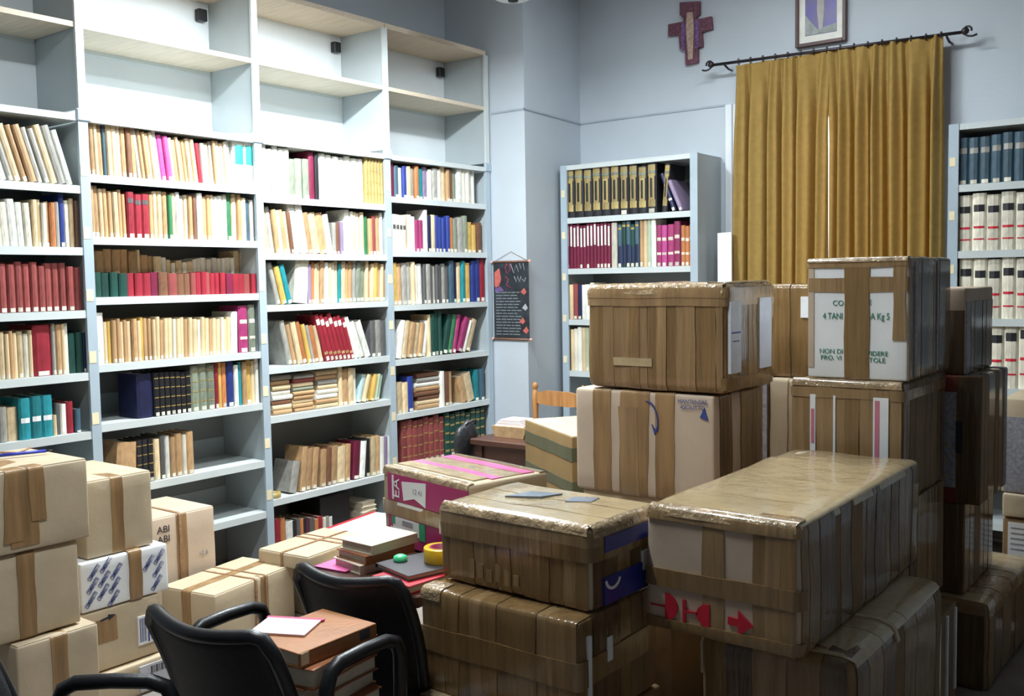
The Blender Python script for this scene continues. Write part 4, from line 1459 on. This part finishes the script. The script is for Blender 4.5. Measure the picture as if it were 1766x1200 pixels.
# ------------------------------------------------------------------ far table, wooden chair and striped carton
ft = tag(empty('desk', (1.15, 1.95, 0)), 'dark wooden desk near the fourth bookcase bay', 'desk')
box('desk_top', DKWOOD, -.22, .21, -.32, .3, .71, .745, ft, bev=.006)
box('front_panel', DKWOOD, -.19, .18, -.28, -.26, .50, .712, ft)
for sx in (-.18, .17):
    for sy in (-.27, .26):
        box('leg', DKWOOD, sx - .025, sx + .025, sy - .025, sy + .025, 0, .712, ft)
tr = tag(empty('letter_tray', (1.10, 1.84, .7456), .05), 'wooden letter tray heaped with papers on the dark desk', 'tray')
prism('tray_body', mat('wicker', (.40, .26, .13), .6, .2, 40), [(-.09, 0), (.10, 0), (.12, .06), (-.11, .06)], 'y', -.09, .09, tr)
for i in range(4):
    box('paper_sheet', mat('pinkish_paper', (.82, .68, .66), .6) if i % 2 else WHITE, -.09 + .01 * i, .10 - .008 * i, -.08, .08 - .01 * i, .0605 + .009 * i, .069 + .009 * i, tr)
bg_ = tag(empty('shoulder_bag', (.885, 1.66, .60)), 'black rounded bag hanging at the corner of the dark desk', 'bag')
bm = bmesh.new()
bmesh.ops.create_uvsphere(bm, u_segments=20, v_segments=12, radius=1)
for v in bm.verts:
    v.co = Vector((v.co.x * .043, v.co.y * .095 * (1.05 - .12 * v.co.z), .11 + v.co.z * .125 + .012 * math.sin(v.co.y * 5)))
link('bag_body', bm_mesh(bm), mat('black_leather', (.02, .022, .026), .4, .3, 12, .3, 40), bg_, True)
tube('strap', BLACKP, [(.03, -.04, .215), (.05, -.03, .235), (.06, 0, .242), (.05, .03, .235), (.03, .04, .215)], .006, bg_)
# wooden ladder-back chair
wc = tag(empty('wooden_chair', (.80, 2.48, 0), -.10), 'honey-coloured wooden ladder-back chair behind the dark desk', 'chair')
for s in (-1, 1):
    lathe('back_post', OAK, [(.019, 0), (.021, .44), (.017, .5), (.022, .6), (.018, .72), (.023, .82), (.019, .885), (.012, .892), (.017, .903), (.022, .918), (.016, .935), (.004, .945)], wc, 12, (s * .2, .18, 0))
    lathe('leg', OAK, [(.018, 0), (.02, .2), (.022, .43)], wc, 10, (s * .2, -.2, 0))
for z0, z1 in ((.80, .895), (.62, .69)):
    pts = [(-.19, z0 + .01), (-.1, z0), (.1, z0), (.19, z0 + .01), (.19, z1 - .02), (.1, z1), (-.1, z1), (-.19, z1 - .02)]
    prism('back_slat', OAK, pts, 'y', .17, .188, wc)
box('seat', OAK, -.215, .215, -.21, .2, .43, .455, wc, bev=.008)
for s in (-1, 1):
    tube('stretcher', OAK, [(s * .2, -.2, .2), (s * .2, .18, .2)], .011, wc)
c = Carton('kraft carton with two dull green stripes in front of the wooden chair', 1.02, 1.64, 1.24, 1.56, .46, .895, yaw=-.585, m=mat('shaded_ochre_board', (.23, .145, .055), .7, .12, 5, .1, 30), r=.006)  # board colour holds the shade of the sides turned from the lamp
c.o.location = (1.743, 1.478, .6775)
c.flaps('x', m=KRAFT)  # paler flaps put the lit top into the colour
c.band('z', .105, .165, 0, .5, e=.002, m=mat('dull_green_print', (.085, .085, .045), .6), name='printed_stripe')
c.band('z', -.04, .01, 0, .5, e=.002, m=MATS['dull_green_print'], name='printed_stripe')
c2 = Carton('plain carton on the floor below the green-striped carton', 1.443, 2.043, 1.318, 1.638, 0, .455, yaw=-.585)

# ------------------------------------------------------------------ wall pieces
# curtain
cu = tag(empty('curtain', (2.2, 3.74, 0)), 'mustard yellow curtain gathered on a dark rod over the window', 'curtain')


def curtain_panel(x0, x1, seed, topgap=0):
    bm = bmesh.new()
    nu, nv = 240, 26
    rr = random.Random(seed)
    ph = [rr.uniform(0, 6.28) for _ in range(5)]
    nf = (x1 - x0) / .105
    rows = []
    ztop, zbot = 3.005, .06
    for j in range(nv + 1):
        v = (j / nv) ** 1.6
        z = ztop + (zbot - ztop) * v
        row = []
        for i in range(nu + 1):
            u = i / nu
            am = .010 + .030 * min(1, v * 7)
            warp = u + .018 * math.sin(u * 9 + ph[0]) + .010 * math.sin(u * 23 + ph[1])
            a = warp * nf * 2 * math.pi + ph[2] + .5 * math.sin(v * 3 + u * 5)
            fy = am * math.sin(a) + am * .45 * math.sin(2 * a + ph[3] + v) + (.006 * math.sin(warp * nf * 14 + ph[4]) * max(0, 1 - v * 9))
            x = x0 + (x1 - x0) * u + .010 * math.cos(a) * min(1, v * 5) * (0 if u in (0, 1) else 1)
            x += (-(1 - u) if topgap < 0 else u) * .03 * v
            if topgap > 0:
                x -= (1 - u) ** 8 * .03 * max(0, 1 - v * 6)
            else:
                x += u ** 8 * .02 * max(0, 1 - v * 6)
            row.append(bm.verts.new((x - 2.2, fy, z + .004 * math.sin(a) * (1 - min(1, v * 20)))))
        rows.append(row)
    for r0, r1 in zip(rows, rows[1:]):
        for i in range(nu):
            bm.faces.new((r0[i], r1[i], r1[i + 1], r0[i + 1]))
    o = link('curtain_panel', bm_mesh(bm), CURT, cu, True)
    md = o.modifiers.new('thick', 'SOLIDIFY')
    md.thickness = .002
    return o


curtain_panel(1.545, 2.156, 3, -1)
curtain_panel(2.170, 2.84, 11, 1)
rod = tag(empty('curtain_rod', (2.16, 3.74, 3.02)), 'dark metal curtain rod with curled finials above the window', 'curtain rod')
tube('rod', BRONZE, [(-.78, 0, .012), (.78, 0, -.026)], .010, rod, 10)
for s in (-1, 1):
    zb = .012 if s < 0 else -.026
    lathe('finial', BRONZE, [(.0, -.02), (.02, -.008), (.024, .006), (.016, .02), (.0, .028)], rod, 14, (s * .80, 0, zb))
    tube('finial_scroll', BRONZE, [(s * (.80 + .035 * math.cos(k * .6)) + s * .012 * k * .4, 0, zb + .03 * math.sin(k * .6)) for k in range(10)], .006, rod, 8)
    tube('bracket', BRONZE, [(s * .70, .0, zb - .012), (s * .70, .06, zb - .03), (s * .70, .118, zb - .03)], .007, rod, 8)
for k in range(16):
    x = -.60 + 1.27 * k / 15
    z = .012 - .038 * (x + .78) / 1.56
    tube('curtain_ring', BRONZE, [(x, .019 * math.cos(a * math.pi / 5), z + .019 * math.sin(a * math.pi / 5)) for a in range(10)], .0032, rod, 6, True)

# painted wooden cross (generic painted plaque)
pts = [(1172, 4), (1206, 2), (1206, 25), (1200, 29), (1203, 33), (1226, 28), (1228, 50), (1210, 55), (1211, 80), (1203, 82), (1203, 108), (1182, 112), (1181, 87), (1172, 84), (1170, 60), (1152, 62), (1152, 42), (1178, 37), (1179, 30), (1172, 26)]
P2 = [(lambda h_: (h_.x, h_.z))(hit(px, py, 'y', YB - .03)) for px, py in pts]
cx = sum(q[0] for q in P2) / len(P2)
czz = sum(q[1] for q in P2) / len(P2)
cr_ = tag(empty('wall_cross', (cx, YB - .03, czz)), 'painted wooden cross plaque with stepped outline on the wall', 'cross')
q2 = [(a - cx, b - czz) for a, b in P2]
prism('cross_board', mat('cross_red_brown', (.15, .055, .085), .5, .4, 30), q2, 'y', 0, .028, cr_)
prism('painted_field', mat('cross_dark_field', (.13, .05, .075), .5, .6, 60), [(a * .8, b * .86) for a, b in q2], 'y', -.002, .001, cr_)
fig = [(-.022, .12), (.022, .12), (.03, .02), (.02, -.2), (-.014, -.2), (-.03, .02)]
prism('painted_figure', mat('cross_pale', (.42, .30, .24), .5, .3, 40), [(a + .0, b) for a, b in fig], 'y', -.004, -.001, cr_)
for s in (-1, 1):
    prism('painted_border', mat('cross_violet', (.14, .08, .22), .5, .5, 60), [(s * .04, .06), (s * .065, .06), (s * .065, -.13), (s * .04, -.13)], 'y', -.004, -.001, cr_)
# framed picture
p0, p1 = hit(1373, 82, 'y', YB - .02), hit(1460, 72, 'y', YB - .02)
pw, zb = p1.x - p0.x, (p0.z + p1.z) / 2
pf = tag(empty('framed_picture', ((p0.x + p1.x) / 2, YB - .02, zb)), 'framed picture with white mount hanging above the curtain rod', 'picture')
ph_ = .50
FRM = mat('frame_wood', (.09, .045, .04), .4, .2, 12)
for a in ((-pw / 2, -pw / 2 + .022, 0, ph_), (pw / 2 - .022, pw / 2, 0, ph_), (-pw / 2 + .022, pw / 2 - .022, 0, .022), (-pw / 2 + .022, pw / 2 - .022, ph_ - .022, ph_)):
    box('frame_bar', FRM, a[0], a[1], -.02, .018, a[2], a[3], pf, bev=.003)
box('mount', mat('cream_mount', (.80, .80, .74), .6), -pw / 2 + .02, pw / 2 - .02, -.004, .012, .02, ph_ - .02, pf)
box('print', mat('print_indigo', (.06, .05, .24), .35, .7, 9, col2=(.14, .12, .20)), -pw / 2 + .062, pw / 2 - .062, -.007, -.003, .068, ph_ - .06, pf)
prism('print_shape', mat('print_pale', (.42, .40, .38), .5, .2, 20), [(-.022, .30), (.02, .30), (.024, .22), (.012, .1), (-.012, .1), (-.024, .22)], 'y', -.009, -.006, pf)
prism('print_ground', mat('print_grey_green', (.30, .33, .32), .5, .3, 20), [(-pw / 2 + .064, .07), (pw / 2 - .064, .07), (pw / 2 - .064, .12), (-.02, .1), (-.07, .16), (-pw / 2 + .064, .2)], 'y', -.0085, -.006, pf)
# black scroll on the pier
p0, p1 = hit(849, 452, 'y', 3.02), hit(912, 447, 'y', 3.02)
b0 = hit(855, 584, 'y', 3.02)
sw, sh = .31, p0.z - b0.z
sx0 = p0.x + .004
sc_ = tag(empty('wall_scroll', (sx0 + sw / 2, 3.02, b0.z)), 'black printed hanging scroll with red script on the wall pier', 'scroll')
box('sheet', mat('scroll_black', (.022, .028, .034), .5, .5, 14), -sw / 2, sw / 2, .004, .007, 0, sh, sc_)
tube('top_rod', mat('scroll_rod', (.22, .10, .06), .5), [(-sw / 2 - .012, .004, sh), (sw / 2 + .012, .004, sh)], .007, sc_)
tube('bottom_rod', MATS['scroll_rod'], [(-sw / 2 - .012, .004, 0), (sw / 2 + .012, .004, 0)], .007, sc_)
tube('hanging_cord', STRING, [(-sw / 2, .006, sh), (0, .01, sh + .07), (sw / 2, .006, sh)], .0015, sc_, 5)
for s in (-1, 1):
    for z in (0, sh):
        lathe('rod_knob', mat('pink_knob', (.62, .36, .28), .5), [(.0, -.012), (.011, -.006), (.012, .004), (.0, .012)], sc_, 10, (s * (sw / 2 + .012), .004, z))
SR, SW_, SG = mat('script_red', (.28, .03, .07), .5), mat('script_white', (.36, .38, .41), .5), mat('scroll_text_grey', (.16, .19, .20), .5)
for q, m_, r_ in (([(-.03, .53), (-.05, .50), (-.03, .46), (.0, .49), (-.01, .53)], SR, .0032), ([(-.05, .44), (-.02, .42), (-.04, .38), (.0, .36)], SR, .0032),
                  ([(0, .53), (.03, .46), (.05, .52), (.07, .47)], SW_, .0021), ([(.08, .53), (.09, .49), (.11, .53), (.12, .48)], SW_, .0021),
                  ([(.03, .44), (.05, .40), (.06, .44), (.08, .40), (.09, .44)], SW_, .0021), ([(.10, .42), (.12, .40), (.13, .43)], SW_, .0021)):
    tube('script_stroke', m_, [(a, .003, b) for a, b in q], r_, sc_, 6)
for i in range(15):
    z = .03 + i * .021
    a = -.135
    while a < .06:
        l_ = rnd.uniform(.02, .06)
        box('text_line', SG, a, min(a + l_, .09), .0028, .005, z, z + .008, sc_)
        a += l_ + .008
prism('printed_figure', mat('scroll_coral', (.5, .12, .10), .5, .3, 30), [(-.145, .47), (-.10, .50), (-.085, .42), (-.11, .36), (-.145, .37)], 'y', .0028, .005, sc_)
prism('printed_figure', MATS['cross_violet'], [(-.14, .365), (-.09, .37), (-.06, .34), (-.14, .33)], 'y', .0028, .005, sc_)
for (x, z) in ((.115, .33), (.125, .22), (.10, .125), (.13, .06)):
    prism('printed_petal', MATS['scroll_coral'] if z != .22 else SW_, [(x - .03, z), (x, z + .03), (x + .02, z), (x, z - .02)], 'y', .0028, .005, sc_)
# white board leaning on the side of the middle bookcase
wb = tag(empty('white_board', (1.50, 3.6, 0)), 'narrow white board leaning beside the middle steel bookcase', 'board')
bm = bmesh.new()
add_box(bm, -.05, .05, -.006, .006, 0, 1.9)
o = link('board_panel', bm_mesh(bm), WHITE, wb)
wb.rotation_euler = (-.06, -.03, 0)
wb.location = (1.55, 3.55, .004)
